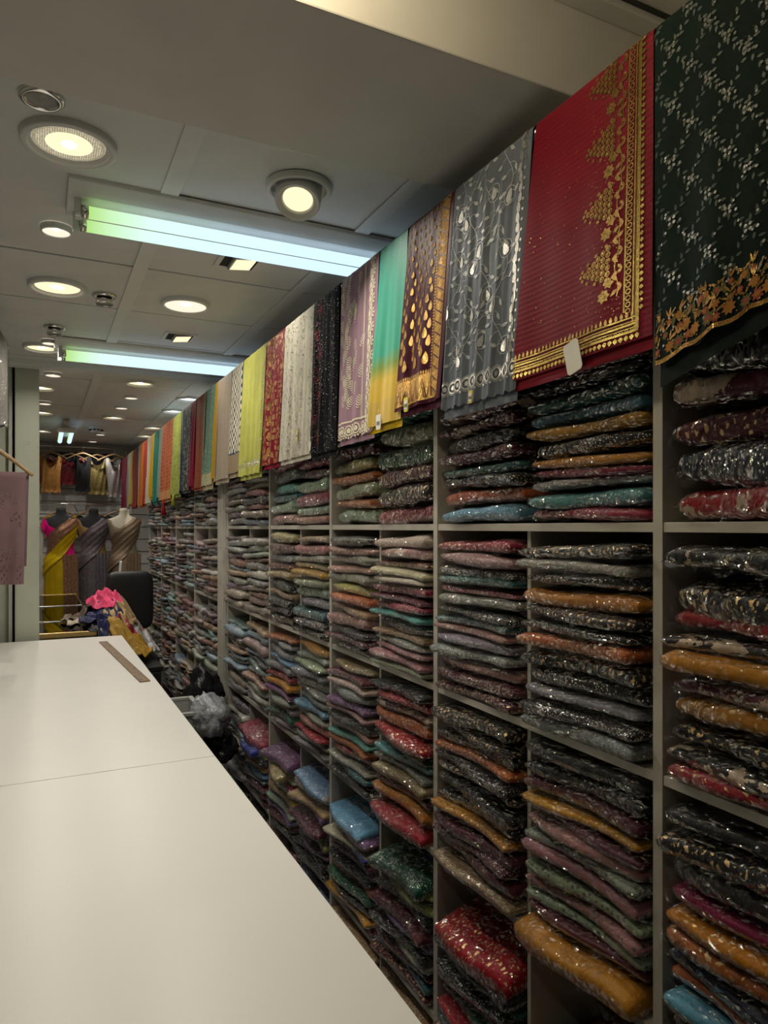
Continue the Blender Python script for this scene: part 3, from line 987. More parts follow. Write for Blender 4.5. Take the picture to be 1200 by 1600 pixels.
random.seed(11)
for (c, r), codes in STACKS.items():
    codes = codes.split()
    ya, yb = col_range(c)
    zb = EYE + ROWZ[r + 1] + BT / 2 + 0.003
    room = (ROWZ[r] - ROWZ[r + 1]) - BT - 0.012
    n = len(codes)
    fill = min(room * random.uniform(0.95, 1.0), n * 0.060)
    if (c, r) == (2, 3): fill = 0.20
    if r == 3 and c > 2: fill = room * .84
    if (c, r) == (3, 3): fill = room * .80
    wts = [random.uniform(0.75, 1.3) for _ in codes]
    for k in range(n):
        if (c, r, k) in EXTRA: wts[n - 1 - k] = EXTRA[(c, r, k)][0]
    ths = [fill * w_ / sum(wts) for w_ in wts]
    z = zb
    lean = random.uniform(-0.012, 0.012)
    for q, code in enumerate(reversed(codes)):
        th = ths[q]
        colr, cn = PAL[code[0]]
        v = tuple(min(1, x * random.uniform(0.85, 1.15)) for x in colr)
        sw = min(1.0, ((yb - ya) - 0.012) / (PW + 0.01))
        jx = random.uniform(-0.012, 0.016) if r else random.uniform(0.012, 0.03)
        y = (ya + yb) / 2 + random.uniform(-0.006, 0.006)
        x = XF + PD / 2 - 0.018 + jx
        rot = (lean + random.uniform(-0.012, 0.012), random.uniform(-0.030, 0.012), random.uniform(-0.022, 0.022))
        pos = 'topmost' if q == n - 1 else ('lowest' if q == 0 else ORD[q] + ' from bottom')
        lab = f'{cn} {PATN[code[1]]} packed sari, {pos}, {ROWN[r]} under {COLN[c]} sari'
        ex = EXTRA.get((c, r, n - 1 - q))
        if ex:
            sw *= .90 if ex[4] else 1.0
            x += ex[1]; rot = (rot[0] + ex[2], rot[1] + ex[3], rot[2] + ex[4])
        pack('packed_sari', lab, v, code[1], (x, y, z), th * 0.96, rot, 'saris folded in plastic on the shelves', random.randrange(NV), sw * .965)
        z += th

# the rest of the stock, too many to count: one object
random.seed(23)
lowres = []
for k in range(6):
    m = MB()
    closed_pack(m, pack_points(300 + k, PW, PD, PT, 14, 14, infl=0.003, crink=0.010, cf=40))
    lowres.append((np.array(m.v), m.f))
SV, SF, SCOL = [], [], []
base = 0
MUTED = 'g g g p p e e w M l o r v k T b c m'.split()


def stuff_stack(ya, yb, zb, hgt, n, pal):
    global base
    z = zb
    wts = [random.uniform(.7, 1.3) for _ in range(n)]
    lean = random.uniform(-.02, .02)
    for q in range(n):
        th = hgt * wts[q] / sum(wts)
        V, F = lowres[random.randrange(6)]
        S = V * np.array([random.uniform(.92, 1.0), ((yb - ya) - .02) / PW, th / PT])
        a = random.uniform(-.03, .03)
        c_, s_ = math.cos(a), math.sin(a)
        S = np.stack([S[:, 0] * c_ - S[:, 1] * s_, S[:, 0] * s_ + S[:, 1] * c_, S[:, 2] + S[:, 1] * (lean + random.uniform(-.03, .03))], 1)
        S += np.array([XF + PD / 2 - .018 + random.uniform(-.02, .016), (ya + yb) / 2, z])
        SV.append(S)
        SF.extend([tuple(i + base for i in f) for f in F])
        base += len(V)
        cc = PAL[random.choice(pal)][0]
        k = random.uniform(.5, 1.0); gy_ = sum(cc) / 3 * .7 + .05; cc = tuple(x * .5 + gy_ * .5 for x in cc)
        SCOL.append(np.tile(np.array([*[x * k for x in cc], 1.0]), (len(V), 1)))
        z += th


for i in range(len(UY) - 1):               # far columns of the near unit, and its floor row
    for h in (0, 1):
        c = 2 * i + h
        ya, yb = col_range(c)
        for r in range(5):
            if (c, r) in STACKS: continue
            zb = (EYE + ROWZ[r + 1] + BT / 2 + .002) if r < 4 else 0.001
            hg = ((ROWZ[r] - ROWZ[r + 1]) if r < 4 else (1.62 - 1.385)) - BT - .03
            stuff_stack(ya, yb, zb, hg * random.uniform(.9, 1), 11 if r < 4 else 6, MUTED if r < 3 else MUTED + list('BvmyrkcM'))
for i in range(len(UY2) - 1):
    a, b = UY2[i] + .013, UY2[i + 1] - .013
    mid = (a + b) / 2
    for ya, yb in ((a, mid - .008), (mid + .008, b)):
        for r in range(5):
            zb = (EYE + ROWZ[r + 1] + BT / 2 + .002) if r < 4 else 0.001
            hg = ((ROWZ[r] - ROWZ[r + 1]) if r < 4 else (1.62 - 1.385)) - BT - .03
            stuff_stack(ya, yb, zb, hg * random.uniform(.85, 1), random.choice((11, 12, 13)) if r < 4 else 6, MUTED)
me = bpy.data.meshes.new('sari_stock')
me.from_pydata(np.concatenate(SV).tolist(), [], SF)
me.polygons.foreach_set('use_smooth', [True] * len(me.polygons))
ca = me.color_attributes.new('dye', 'FLOAT_COLOR', 'POINT')
ca.data.foreach_set('color', np.concatenate(SCOL).ravel())


def stock_mat():
    m, nt, out = new_mat('cloth in plastic, far stock')
    at_ = nd(nt, 'ShaderNodeAttribute', attribute_name='dye')
    tc = nd(nt, 'ShaderNodeTexCoord').outputs['Object']
    k = math_n(nt, 'MULTIPLY', math_n(nt, 'LESS_THAN', voro(nt, 120, tc).outputs['Distance'], .3), math_n(nt, 'GREATER_THAN', noise_t(nt, 9, 2, tc), .5))
    c = mixc(nt, k, at_.outputs['Color'], (.6, .55, .45))
    h = math_n(nt, 'ADD', math_n(nt, 'MULTIPLY', math_n(nt, 'MINIMUM', voro(nt, 40, tc, 'DISTANCE_TO_EDGE').outputs['Distance'], .25), 3.0), noise_t(nt, 70, 3, tc))
    nb = bump(nt, h, .9, .006)
    b = bsdf(nt, out, Base_Color=c, Roughness=.5, Coat_Weight=1.0, Coat_Roughness=.07, Coat_IOR=1.7)
    nt.links.new(nb, b.inputs['Coat Normal'])
    return m


so = link_mesh('folded_sari_stock', me, None, stock_mat())
tag(so, 'dense stacks of folded saris in plastic on the far and lowest shelves', 'saris', None, 'stuff')

# ------------------------------------------------------------------ hanging saris
RX, RZ, RR = 0.945, EYE + 0.83, 0.014
rail = thing('sari_rail', 'long horizontal steel rail that carries the row of hanging saris', 'rail', (RX, 0.13, RZ))
MB().cyl((RX, 0.10, RZ), (RX, 9.60, RZ), RR - 0.003, n=14).build('rod', M['chrome'], rail)
for y in UY + UY2:
    box_part('bracket', M['chrome'], rail, RX - 0.006, XF + 0.02, y - 0.004, y + 0.004, RZ - 0.045, RZ - 0.012)
    box_part('bracket_plate', M['chrome'], rail, XF - 0.002, XF + 0.0, y - 0.010, y + 0.010, RZ - 0.08, RZ - 0.005)


class Drape:
    """cloth folded over the rail. s: metres from the far edge towards the near edge, t: metres down from the crest (negative: behind the rail)"""

    def __init__(q, yf, yn, H, yfb=None, ynb=None, slant=0.0, amp=0.006, nf=3, seed=0, lift=0.0, hem=0.0, hn=3):
        q.yf, q.yn, q.H = yf, yn, H
        q.yfb = yf if yfb is None else yfb
        q.ynb = yn if ynb is None else ynb
        q.W = abs(yf - yn)
        q.slant, q.amp, q.nf, q.lift = slant, amp, nf, lift
        q.hem, q.hn = hem, hn
        r = np.random.default_rng(seed)
        q.ph = r.uniform(0, 6.28, 8)

    def S(q, s, t):
        s = np.asarray(s, float); t = np.asarray(t, float)
        u = s / q.W
        k = np.clip(t / q.H, 0, 1.1)
        yf = q.yf + (q.yfb - q.yf) * k
        yn = q.yn + (q.ynb - q.yn) * k
        y = yf + (yn - yf) * u
        R = RR + 0.002 + q.lift
        arc = R * PI / 2
        a = np.clip(np.abs(t) / R, 0, PI / 2)
        sg = np.where(t >= 0, -1.0, 1.0)
        x = RX + sg * R * np.sin(a)
        ext = np.maximum(np.abs(t) - arc, 0)
        z = RZ + R * np.cos(a) - ext
        ext2 = np.maximum(t - arc, 0)
        z = z + ext2 / q.H * q.slant * (u - 0.5) * 2
        am = q.amp * (0.25 + 0.75 * np.clip(t / q.H, 0, 1)) * np.clip(np.abs(t) / 0.04, 0, 1)
        w = (np.sin(2 * PI * (q.nf * u + 0.12 * k) + q.ph[0]) + 0.45 * np.sin(2 * PI * (q.nf * 2.3 * u - 0.1 * k) + q.ph[1])
             + 0.3 * np.sin(2 * PI * (q.nf * .6 * u + 0.8 * k) + q.ph[2]))
        x = x + np.where(t >= 0, -1.0, 0.15) * am * (w + 1.3) * 0.5
        y = y + 0.4 * am * np.cos(2 * PI * (q.nf * u) + q.ph[3])
        return np.stack([x, y, z], -1)

    def N(q, s, t):
        e = 1e-3
        a = q.S(s + e, t) - q.S(s - e, t)
        b = q.S(s, t + e) - q.S(s, t - e)
        n = np.cross(b, a)
        n /= np.linalg.norm(n, axis=-1, keepdims=True) + 1e-9
        flip = np.where(n[..., 0:1] > 0, -1.0, 1.0)
        return n * flip

    def cloth(q, name, mat, parent, ns=48, nt=60, back=0.22, extra=0.0):
        ss = np.linspace(0, q.W, ns)
        H = q.H + extra
        ts = np.concatenate([np.linspace(-back, -0.03, 8), np.linspace(-0.025, 0.025, 11), np.linspace(0.03, 1.0, nt) * 0 + np.linspace(0.03, H, nt)])
        A, B = np.meshgrid(ss, ts, indexing='ij')
        if q.hem:
            sc = np.abs(np.sin(PI * q.hn * A / q.W)) * q.hem
            B2 = B - np.where(B > H - 0.08, (1 - np.clip((H - B) / 0.08, 0, 1)) * (q.hem - sc), 0)
        else:
            B2 = B
        P = q.S(A, B2)
        m = MB().grid(P)
        me = m.mesh(name)
        uv = me.uv_layers.new(name='UVMap')
        idx = np.empty(len(me.loops), dtype=np.int32)
        me.loops.foreach_get('vertex_index', idx)
        UVv = np.stack([A, B], -1).reshape(-1, 2)
        uv.data.foreach_set('uv', UVv[idx].astype(np.float32).ravel())
        return link_mesh(name, me, parent, mat)


class Emb:
    """flat motifs in (s, t), laid onto a drape"""

    def __init__(q, D, off=0.0012, smax=None):
        q.D, q.off = D, off
        q.p, q.f = [], []
        q.lo, q.hi = 0.002, D.W - 0.002

    def poly(q, pts):
        b = len(q.p)
        q.p.extend(pts)
        q.f.append(tuple(range(b, b + len(pts))))

    def fan(q, c, pts):
        if not (q.lo - .01 <= c[0] <= q.hi + .01): return
        b = len(q.p)
        q.p.append(c); q.p.extend(pts)
        n = len(pts)
        for i in range(n):
            q.f.append((b, b + 1 + i, b + 1 + (i + 1) % n))

    def disc(q, c, r, n=8, ry=None, ang=0.0):
        ry = r if ry is None else ry
        ca, sa = math.cos(ang), math.sin(ang)
        pts = []
        for k in range(n):
            a = 2 * PI * k / n
            x, y = r * math.cos(a), ry * math.sin(a)
            pts.append((c[0] + x * ca - y * sa, c[1] + x * sa + y * ca))
        q.fan(c, pts)

    def ring(q, c, r, wd, n=20, ry=None):
        if not (q.lo <= c[0] <= q.hi): return
        b = len(q.p)
        k_ = 1 if ry is None else ry / r
        for k in range(n):
            a = 2 * PI * k / n
            for rr in (r, r - wd):
                q.p.append((c[0] + rr * math.cos(a), c[1] + rr * k_ * math.sin(a)))
        for k in range(n):
            k2 = (k + 1) % n
            q.f.append((b + 2 * k, b + 2 * k2, b + 2 * k2 + 1, b + 2 * k + 1))

    def leaf(q, c, L, wd, ang, n=5):
        """pointed leaf from c along ang"""
        ca, sa = math.cos(ang), math.sin(ang)
        up, dn = [], []
        for k in range(n + 1):
            x = L * k / n
            y = wd / 2 * math.sin(PI * (k / n) ** 0.8)
            up.append((x, y)); dn.append((x, -y))
        pts = up + dn[-2:0:-1]
        q.fan((c[0] + ca * L * .5, c[1] + sa * L * .5), [(c[0] + x * ca - y * sa, c[1] + x * sa + y * ca) for x, y in pts])

    def drop(q, c, h, wd, ang=0.0, n=14):
        """tear drop, point up when ang = 0"""
        ca, sa = math.cos(ang), math.sin(ang)
        pts = []
        for k in range(n):
            a = 2 * PI * k / n
            x = wd / 2 * math.sin(a) * math.sin(a / 2)
            y = -h / 2 * math.cos(a)
            pts.append((c[0] + x * ca - y * sa, c[1] + x * sa + y * ca))
        q.fan((c[0] - sa * h * .1, c[1] + ca * h * .15), pts)

    def flower(q, c, r, n=5, a0=0.0, fat=0.7):
        for k in range(n):
            q.leaf(c, r, r * fat, a0 + 2 * PI * k / n, 4)

    def ribbon(q, pts, wd):
        pts = [np.array(p) for p in pts]
        b = len(q.p)
        for i, p in enumerate(pts):
            t = pts[min(i + 1, len(pts) - 1)] - pts[max(i - 1, 0)]
            t = t / (np.linalg.norm(t) + 1e-9)
            nrm = np.array((-t[1], t[0])) * wd / 2
            q.p.append(tuple(p + nrm)); q.p.append(tuple(p - nrm))
        for i in range(len(pts) - 1):
            q.f.append((b + 2 * i, b + 2 * i + 1, b + 2 * i + 3, b + 2 * i + 2))

    def rect(q, s0, s1, t0, t1, ns=None, nt=None):
        ns = ns or max(2, int((s1 - s0) / 0.008) + 1)
        nt = nt or max(2, int((t1 - t0) / 0.010) + 1)
        b = len(q.p)
        for i in range(ns):
            for j in range(nt):
                q.p.append((s0 + (s1 - s0) * i / (ns - 1), t0 + (t1 - t0) * j / (nt - 1)))
        for i in range(ns - 1):
            for j in range(nt - 1):
                q.f.append((b + i * nt + j, b + (i + 1) * nt + j, b + (i + 1) * nt + j + 1, b + i * nt + j + 1))

    def build(q, name, mat, parent):
        if not q.p: return None
        A = np.array(q.p)
        s = np.clip(A[:, 0], q.lo, q.hi)
        t = np.clip(A[:, 1], 0.004, q.D.H + 0.004)
        P = q.D.S(s, t) + q.D.N(s, t) * q.off
        m = MB()
        m.v = list(map(tuple, P)); m.f = q.f
        o = m.build(name, mat, parent, smooth=True, fix=False)
        o['kind'] = 'stuff'
        return o


HANG = 'saris hanging over the long rail'


def hang(label, D, mat, under_mat=None, ns=48, nt=60, name='hanging_sari'):
    t = thing(name, label, 'sari', (RX, (D.yf + D.yn) / 2, RZ - D.H), HANG)
    D.cloth('cloth', mat, t, ns, nt)
    if under_mat is not None:
        m_ = 0.006
        D2 = Drape(D.yf - m_, D.yn + m_ * .4, D.H, D.yfb - m_, D.ynb + m_ * .2, D.slant, D.amp * .5, D.nf, 77, lift=-0.004)
        D2.ph = D.ph
        D2.cloth('inner_fold', under_mat, t, 24, 24, extra=random.uniform(0.010, 0.022))
    return t


def price_tag(t, D, s, tt, w_=0.022, h_=0.04, mat='paper', band=None, ang=0.0, off=0.006):
    c = D.S(np.array(s), np.array(tt))
    c = Vector(c) + Vector((-off, 0, 0))
    ca, sa = math.cos(ang), math.sin(ang)

    def P(y, z, dx=0.0): return (c.x + dx, c.y - (y * ca - z * sa), c.z - (y * sa + z * ca))
    m = MB()
    r = 0.12 * w_
    prof = [(-w_ / 2 + r, 0), (w_ / 2 - r, 0), (w_ / 2, r), (w_ / 2, h_ - r), (w_ / 2 - r, h_), (-w_ / 2 + r, h_), (-w_ / 2, h_ - r), (-w_ / 2, r)]
    n = len(prof)
    m.add([P(*q, 0.0) for q in prof] + [P(*q, 0.0012) for q in prof], [tuple(range(n)), tuple(range(2 * n - 1, n - 1, -1))] + [(k, (k + 1) % n, n + (k + 1) % n, n + k) for k in range(n)])
    o = m.build('price_tag', M[mat], t, smooth=False)
    if band:
        m = MB()
        if mat == 'yellow_card':
            a = P(-w_ * .36, h_ * .22, -.0006), P(w_ * .36, h_ * .22, -.0006), P(w_ * .36, h_ * .85, -.0006), P(-w_ * .36, h_ * .85, -.0006)
            m.add(a, [(0, 1, 2, 3)]).build('label_sticker', M['paper'], o, smooth=False)
            m = MB()
        x = -w_ * .3
        k = 0
        while x < w_ * .28:
            bw = w_ * (0.04 if k % 3 else 0.07)
            m.add([P(x, h_ * .45, -.0011), P(x + bw, h_ * .45, -.0011), P(x + bw, h_ * .7, -.0011), P(x, h_ * .7, -.0011)], [(0, 1, 2, 3)])
            x += bw * 1.9; k += 1
        m.build('barcode', M['ink'], o, smooth=False)['kind'] = 'stuff'
    MB().cyl((c.x + 0.001, c.y, c.z), (c.x + 0.001, c.y, c.z + 0.016), 0.0006, n=6).build('tag_thread', M['paper'], t)
    return o


def ry_(px): return rail_y(px, RX - 0.02)


R_ = random.Random(3)
# 1: dark green with trellis and flower border
D = Drape(ry_(1023), 0.575, 0.555, ynb=0.56, yfb=ry_(1024), slant=0.040, amp=0.010, nf=1.6, seed=1, hem=0.012, hn=5)
m1 = fabric('dark green velvet', (0.0035, 0.012, 0.0095), 0.85, 0.25)
t1 = hang('dark green sari with gold sequin trellis and a flowered border, on the rail', D, m1, fabric('black green lining', (0.003, 0.008, 0.007)), 60, 80)
Wd, Hh = D.W, D.H
leafE, sparkE, flA, flB, flC, rope = Emb(D, .0008), Emb(D, .0016), Emb(D, .0020), Emb(D, .0026), Emb(D, .0018), Emb(D, .0014)
cell_s, cell_t = 0.068, 0.088
for di in (1, -1):
    for k in range(-10, 14):
        n = 110
        for i in range(n):
            f = i / n
            s = f * Wd
            tt = (k * cell_t + di * (s / cell_s) * cell_t * 1.0) + 0.03
            tt = tt + 0.004 * math.sin(s * 140)
            if not (0.0 < tt < Hh - 0.075) or s > Wd - 0.045: continue
            if i % 2 == 0:
                leafE.leaf((s, tt), 0.011, 0.005, math.atan2(di * cell_t, cell_s) + (0.8 if i % 4 else -0.8), 4)
            if i % 3 == 0 and R_.random() < .35:
                sparkE.disc((s, tt), 0.0022, 6)
for i in range(-1, 8):
    for j in range(-1, 12):
        for oo in (0, .5):
            s = (i + oo) * cell_s; tt = (j + oo) * cell_t + 0.03
            if not (0.005 < s < Wd - 0.05 and 0.02 < tt < Hh - 0.075): continue
            for q in range(4):
                a = PI / 4 + q * PI / 2
                sparkE.disc((s + .0055 * math.cos(a), tt + .0055 * math.sin(a)), 0.0027, 8)
            sparkE.disc((s + .014, tt + .006), 0.0026, 6); sparkE.disc((s - .012, tt - .010), .0022, 6)
cols_ = [flA, flB, flC]
gE = Emb(D, .0022)
s = 0.008
k = 0
while s < Wd:
    for q in range(3):
        E_ = cols_[(k + q) % 3]
        tt = Hh - 0.022 - q * 0.019 - R_.uniform(0, .006)
        cq = (s + R_.uniform(-.006, .006), tt)
        rq = R_.uniform(.007, .012) * (1 - q * .15)
        E_.flower(cq, rq, 7 + k % 3, R_.random(), .55)
        cols_[(k + q + 1) % 3].flower(cq, rq * .55, 6, R_.random(), .6)
        sparkE.disc(cq, rq * .22, 7)
        for q2 in range(3):
            gE.disc((cq[0] + R_.uniform(-.014, .014), cq[1] + R_.uniform(-.012, .012)), .0016, 6)
            gE.leaf((cq[0], cq[1] - rq), .016, .0035, -PI / 2 + R_.uniform(-1.2, 1.2), 4)
        sparkE.disc((s + .012, tt - .006), .002, 6)
    flC.leaf((s + .01, Hh - .05), 0.022, .007, -1.3 + R_.uniform(-.5, .5))
    sparkE.leaf((s + .004, Hh - .055), 0.02, .004, -1.6 + R_.uniform(-.6, .6))
    s += 0.019; k += 1
tt = 0.05
while tt < Hh - .03:
    for q in range(2):
        E_ = cols_[(k + q) % 3]
        E_.flower((Wd - 0.014 - q * 0.017 - R_.uniform(0, .005), tt), R_.uniform(.007, .011), 8, R_.random(), .55)
        sparkE.disc((Wd - .016 - q * .016, tt), .003, 7)
    tt += 0.02; k += 1
rope.ribbon([(s_, Hh - 0.006 - 0.006 + .005 * abs(math.sin(PI * 5 * s_ / Wd))) for s_ in np.linspace(0, Wd, 70)], 0.007)
gE.build('gold_sprays', M['gold'], t1)
leafE.build('leaf_embroidery', surf('dull green thread', (0.009, 0.036, 0.027), .6), t1)
sparkE.build('sequins', M['silver'], t1)
flA.build('flower_embroidery', fabric('pink thread flowers', (0.30, 0.07, 0.06)), t1)
flB.build('flower_embroidery', fabric('orange thread flowers', (0.34, 0.15, 0.03)), t1)
flC.build('flower_embroidery', fabric('olive thread leaves', (0.12, 0.11, 0.035)), t1)
rope.build('hem_cord', M['gold'], t1)

# 2: red with gold temple border
D = Drape(ry_(838), ry_(1019), 0.535, yfb=ry_(801), ynb=ry_(1017), amp=0.005, nf=1.3, seed=2, slant=0.004)
m2 = fabric('crimson georgette', (0.165, 0.0015, 0.011), 0.6, 0.2, stripes=(95, (0.115, 0.001, 0.008)))
t2 = hang('red sari with gold temple border and white paper tag, on the rail', D, m2, m2, 60, 80)
Wd, Hh = D.W, D.H
ge, gb, dots = Emb(D, .0012), Emb(D, .0018), Emb(D, .001)
bs = Wd * 0.86
gb.ribbon([(bs - .006, t_) for t_ in np.linspace(0.0, Hh - .055, 60)], 0.003)
gb.ribbon([(bs + .018, t_) for t_ in np.linspace(0.0, Hh - .02, 60)], 0.006)
gb.ribbon([(bs + .010, t_) for t_ in np.linspace(0.0, Hh - .03, 60)], 0.003)
ge.ribbon([(bs + .014, t_) for t_ in np.linspace(0.0, Hh - .02, 60)], 0.004)
tt = 0.008
while tt < Hh - 0.05:
    gb.ring((bs + .001, tt), 0.0052, 0.002, 10)
    gb.leaf((bs + .021, tt), 0.008, 0.008, 0.2, 4)
    tt += 0.0115
# vine and temples
gb2 = ge
for k in range(5):
    tc_ = 0.045 + k * 0.112
    if tc_ > Hh - 0.06: break
    for row in range(6):
        n = 6 - row
        for i in range(n):
            off = (i - (n - 1) / 2) * 0.0115
            ge.ring((bs - .040 - row * .0105, tc_ + off), 0.0055, 0.0026, 9)
            gb.disc((bs - .040 - row * .0105, tc_ + off), 0.0024, 6)
    for q in range(9):
        ge.disc((bs - .04 - .066 * math.sin(PI * q / 8) * .9 - .004, tc_ + (q - 4) * .0085), 0.0035, 7)
    # between temples: sprigs
    y2 = tc_ + 0.056
    ge.ribbon([(bs - .022 + .004 * math.sin(v * 9), tc_ - .05 + .115 * v) for v in np.linspace(0, 1, 14)], .0018)
    for q in range(7):
        ge.leaf((bs - .020, tc_ - .045 + q * .016), 0.016, 0.007, PI + (.7 if q % 2 else -.7), 4)
        ge.leaf((bs - .020, tc_ - .040 + q * .016), 0.013, 0.006, (.8 if q % 2 else -.8), 4)
    ge.flower((bs - .046, y2), .013, 7)
    ge.flower((bs - .036, y2 - .02), .010, 5); gb.disc((bs - .046, y2), .003)
tb0 = Hh - 0.042
for v, wd_ in ((0, .003), (.007, .0022), (.012, .004), (.018, .0022), (.024, .005)):
    gb.ribbon([(s_, tb0 + v) for s_ in np.linspace(0, bs + .02, 60)], wd_)
s = 0.006
while s < bs + .02:
    ge.ring((s, tb0 + .0205), .003, .0016, 8)
    gb.leaf((s, Hh - .013), .010, .008, PI / 2, 4)
    ge.leaf((s, tb0 - .001), .012, .006, -PI / 2, 4)
    s += 0.0095
for _ in range(70):
    dots.disc((R_.uniform(.01, bs - .08), R_.uniform(.04, Hh - .06)), 0.0011, 6)
for _ in range(260):
    gb.disc((bs - R_.uniform(.012, .09), R_.uniform(.02, Hh - .05)), 0.0010, 5)
ge.build('temple_embroidery', M['gold'], t2)
gb.build('gold_lace_border', M['gold_bright'], t2)
dots.build('sequins', M['gold_bright'], t2)
price_tag(t2, D, Wd * .50, Hh - .035, 0.042, 0.062, 'paper', ang=-0.25, off=.012)

# 3: grey net with silver vines
D = Drape(ry_(711), ry_(832), 0.56, yfb=ry_(691), ynb=ry_(806), amp=0.008, nf=4.5, seed=3, hem=0.006, hn=9)
m3 = fabric('blue grey net', (0.12, 0.138, 0.17), 0.6, 0.5, trans=0.0)
t3 = hang('blue-grey net sari with silver vine embroidery, beside the red sari', D, m3, m3, 110, 80)
Wd, Hh = D.W, D.H
vine, sq = Emb(D, .0012), Emb(D, .0018)
for col_ in range(4):
    s0 = Wd * (.10 + .21 * col_)
    pts = [(s0 + .022 * math.sin(v * 16 + col_ * 1.7), .01 + v * (Hh - .10)) for v in np.linspace(0, 1, 60)]
    vine.ribbon(pts, .0016)
    for i in range(2, 58, 2):
        p_ = pts[i]
        d_ = 1 if i % 4 else -1
        a_ = (.3 if d_ > 0 else PI - .3) + R_.uniform(-.5, .3)
        vine.ribbon([p_, (p_[0] + .014 * math.cos(a_), p_[1] + .014 * math.sin(a_) - .004), (p_[0] + .024 * math.cos(a_), p_[1] + .024 * math.sin(a_))], .0012)
        vine.leaf((p_[0] + .02 * math.cos(a_), p_[1] + .02 * math.sin(a_)), .020, .009, a_ + R_.uniform(-.8, .8), 4)
    for v in (.18, .44, .70, .93):
        c_ = (s0 + .03 * math.sin(v * 16 + col_ * 2), .02 + (Hh - .13) * v + .03 * (col_ % 2))
        sq.drop(c_, .030, .022, R_.uniform(-.5, .5))
        vine.ring(c_, .020, .0016, 18)
tt = .02
while tt < Hh - .06:
    sq.drop((Wd * .91 + .003 * math.sin(tt * 60), tt), .026, .017, R_.uniform(-.5, .5))
    sq.disc((Wd * .955, tt + .010), .0035, 7)
    tt += .021
s = .012
while s < Wd:
    sq.ring((s, Hh - .052), .0155, .004, 16); sq.disc((s, Hh - .052), .006, 10)
    vine.ring((s, Hh - .052), .019, .002, 18)
    sq.disc((s + .015, Hh - .034), .003, 6)
    s += .031
vine.build('vine_embroidery', surf('pale silver thread', (.42, .44, .45), .5), t3)
sq.build('silver_motifs', M['silver'], t3)
price_tag(t3, D, Wd * .52, Hh - .025, 0.016, 0.03, 'yellow_card', band=True, ang=.05, off=.02)

# 4: maroon with gold drops
D = Drape(ry_(640), ry_(711), 0.525, yfb=ry_(619), ynb=ry_(691), amp=0.010, nf=2.2, seed=4)
m4 = fabric('maroon silk', (0.060, 0.004, 0.016), 0.5, 0.3)
t4 = hang('maroon silk sari with gold drop motifs and broad gold border', D, m4, m4, 60, 70)
Wd, Hh = D.W, D.H
g4, dk = Emb(D, .0012), Emb(D, .0020)
bx = Wd * .70
for r in range(18):
    v = r / 17
    tt = .03 + v * (Hh - .15)
    sz = .010 + .020 * v
    n = int(bx / (sz * 1.05 + .012))
    for i in range(n):
        s = (i + (.5 if r % 2 else .15)) * bx / n + .008
        if s > bx - .006: continue
        g4.drop((s, tt), sz * 1.1, sz * .85)
for i in range(80):
    g4.disc((R_.uniform(0, bx), R_.uniform(0, Hh * .6)), .0012, 5)
g4.rect(bx + .012, Wd - .014, 0.0, Hh - .012)
tt = .004
while tt < Hh - .07:
    g4.leaf((bx + .013, tt), .012, .006, PI, 3); tt += .0075
g4.rect(.004, Wd - .03, Hh - .078, Hh - .010)
s = .004
while s < bx + .01:
    g4.leaf((s, Hh - .077), .012, .005, -PI / 2, 3); s += .007
tt = .01
while tt < Hh - .02:
    dk.ribbon([(bx + .015, tt), (Wd - .017, tt + .020)], .0035); dk.ribbon([(bx + .015, tt + .020), (Wd - .017, tt)], .0018); tt += .028
s = .008
while s < bx:
    dk.ribbon([(s, Hh - .016), (s + .014, Hh - .066), (s + .028, Hh - .016)], .0032)
    dk.ribbon([(s + .006, Hh - .016), (s + .014, Hh - .045), (s + .022, Hh - .016)], .0018); s += .03
dk.ribbon([(bx + .012, t_) for t_ in np.linspace(.005, Hh - .02, 40)], .003)
g4.build('gold_motifs', M['gold'], t4)
dk.build('border_pattern', m4, t4)
price_tag(t4, D, Wd * .30, Hh - .030, 0.024, 0.040, 'yellow_card', band=True, off=.014)


# 5: green to yellow
def ombre():
    m, nt, out = new_mat('green to yellow shaded silk')
    uv = nd(nt, 'ShaderNodeUVMap').outputs[0]
    sep = nd(nt, 'ShaderNodeSeparateXYZ'); nt.links.new(uv, sep.inputs[0])
    n = math_n(nt, 'ADD', sep.outputs[1], math_n(nt, 'MULTIPLY', noise_t(nt, 40, 2, uv), .02))
    c = ramp(nt, n, [(0.0, (0.0, .30, .20)), (0.345, (0.0, .33, .20)), (0.385, (.16, .27, .01)), (.425, (.62, .40, .005)), (1.0, (.66, .40, .005))])
    grid_ = math_n(nt, 'MULTIPLY', math_n(nt, 'GREATER_THAN', sep.outputs[1], .475), math_n(nt, 'GREATER_THAN', math_n(nt, 'SINE', math_n(nt, 'MULTIPLY', sep.outputs[1], 900.0)), 0.1))
    c = mixc(nt, math_n(nt, 'MULTIPLY', grid_, .7), c, (.60, .42, .10))
    bsdf(nt, out, Base_Color=c, Roughness=.55, Metallic=math_n(nt, 'MULTIPLY', grid_, .5), Normal=bump(nt, noise_t(nt, 900, 1, uv), .2, .001), Sheen_Weight=.2)
    return m


D = Drape(ry_(594), ry_(636), 0.545, yfb=ry_(568), ynb=ry_(626), amp=0.006, nf=2, seed=5)
t5 = hang('emerald green sari shading to yellow at its hem, with white tag', D, ombre(), fabric('yellow silk', (.50, .32, .006), .5), 40, 60)
price_tag(t5, D, D.W * .45, D.H - .030, .032, .045, 'paper', band=True, off=.010)

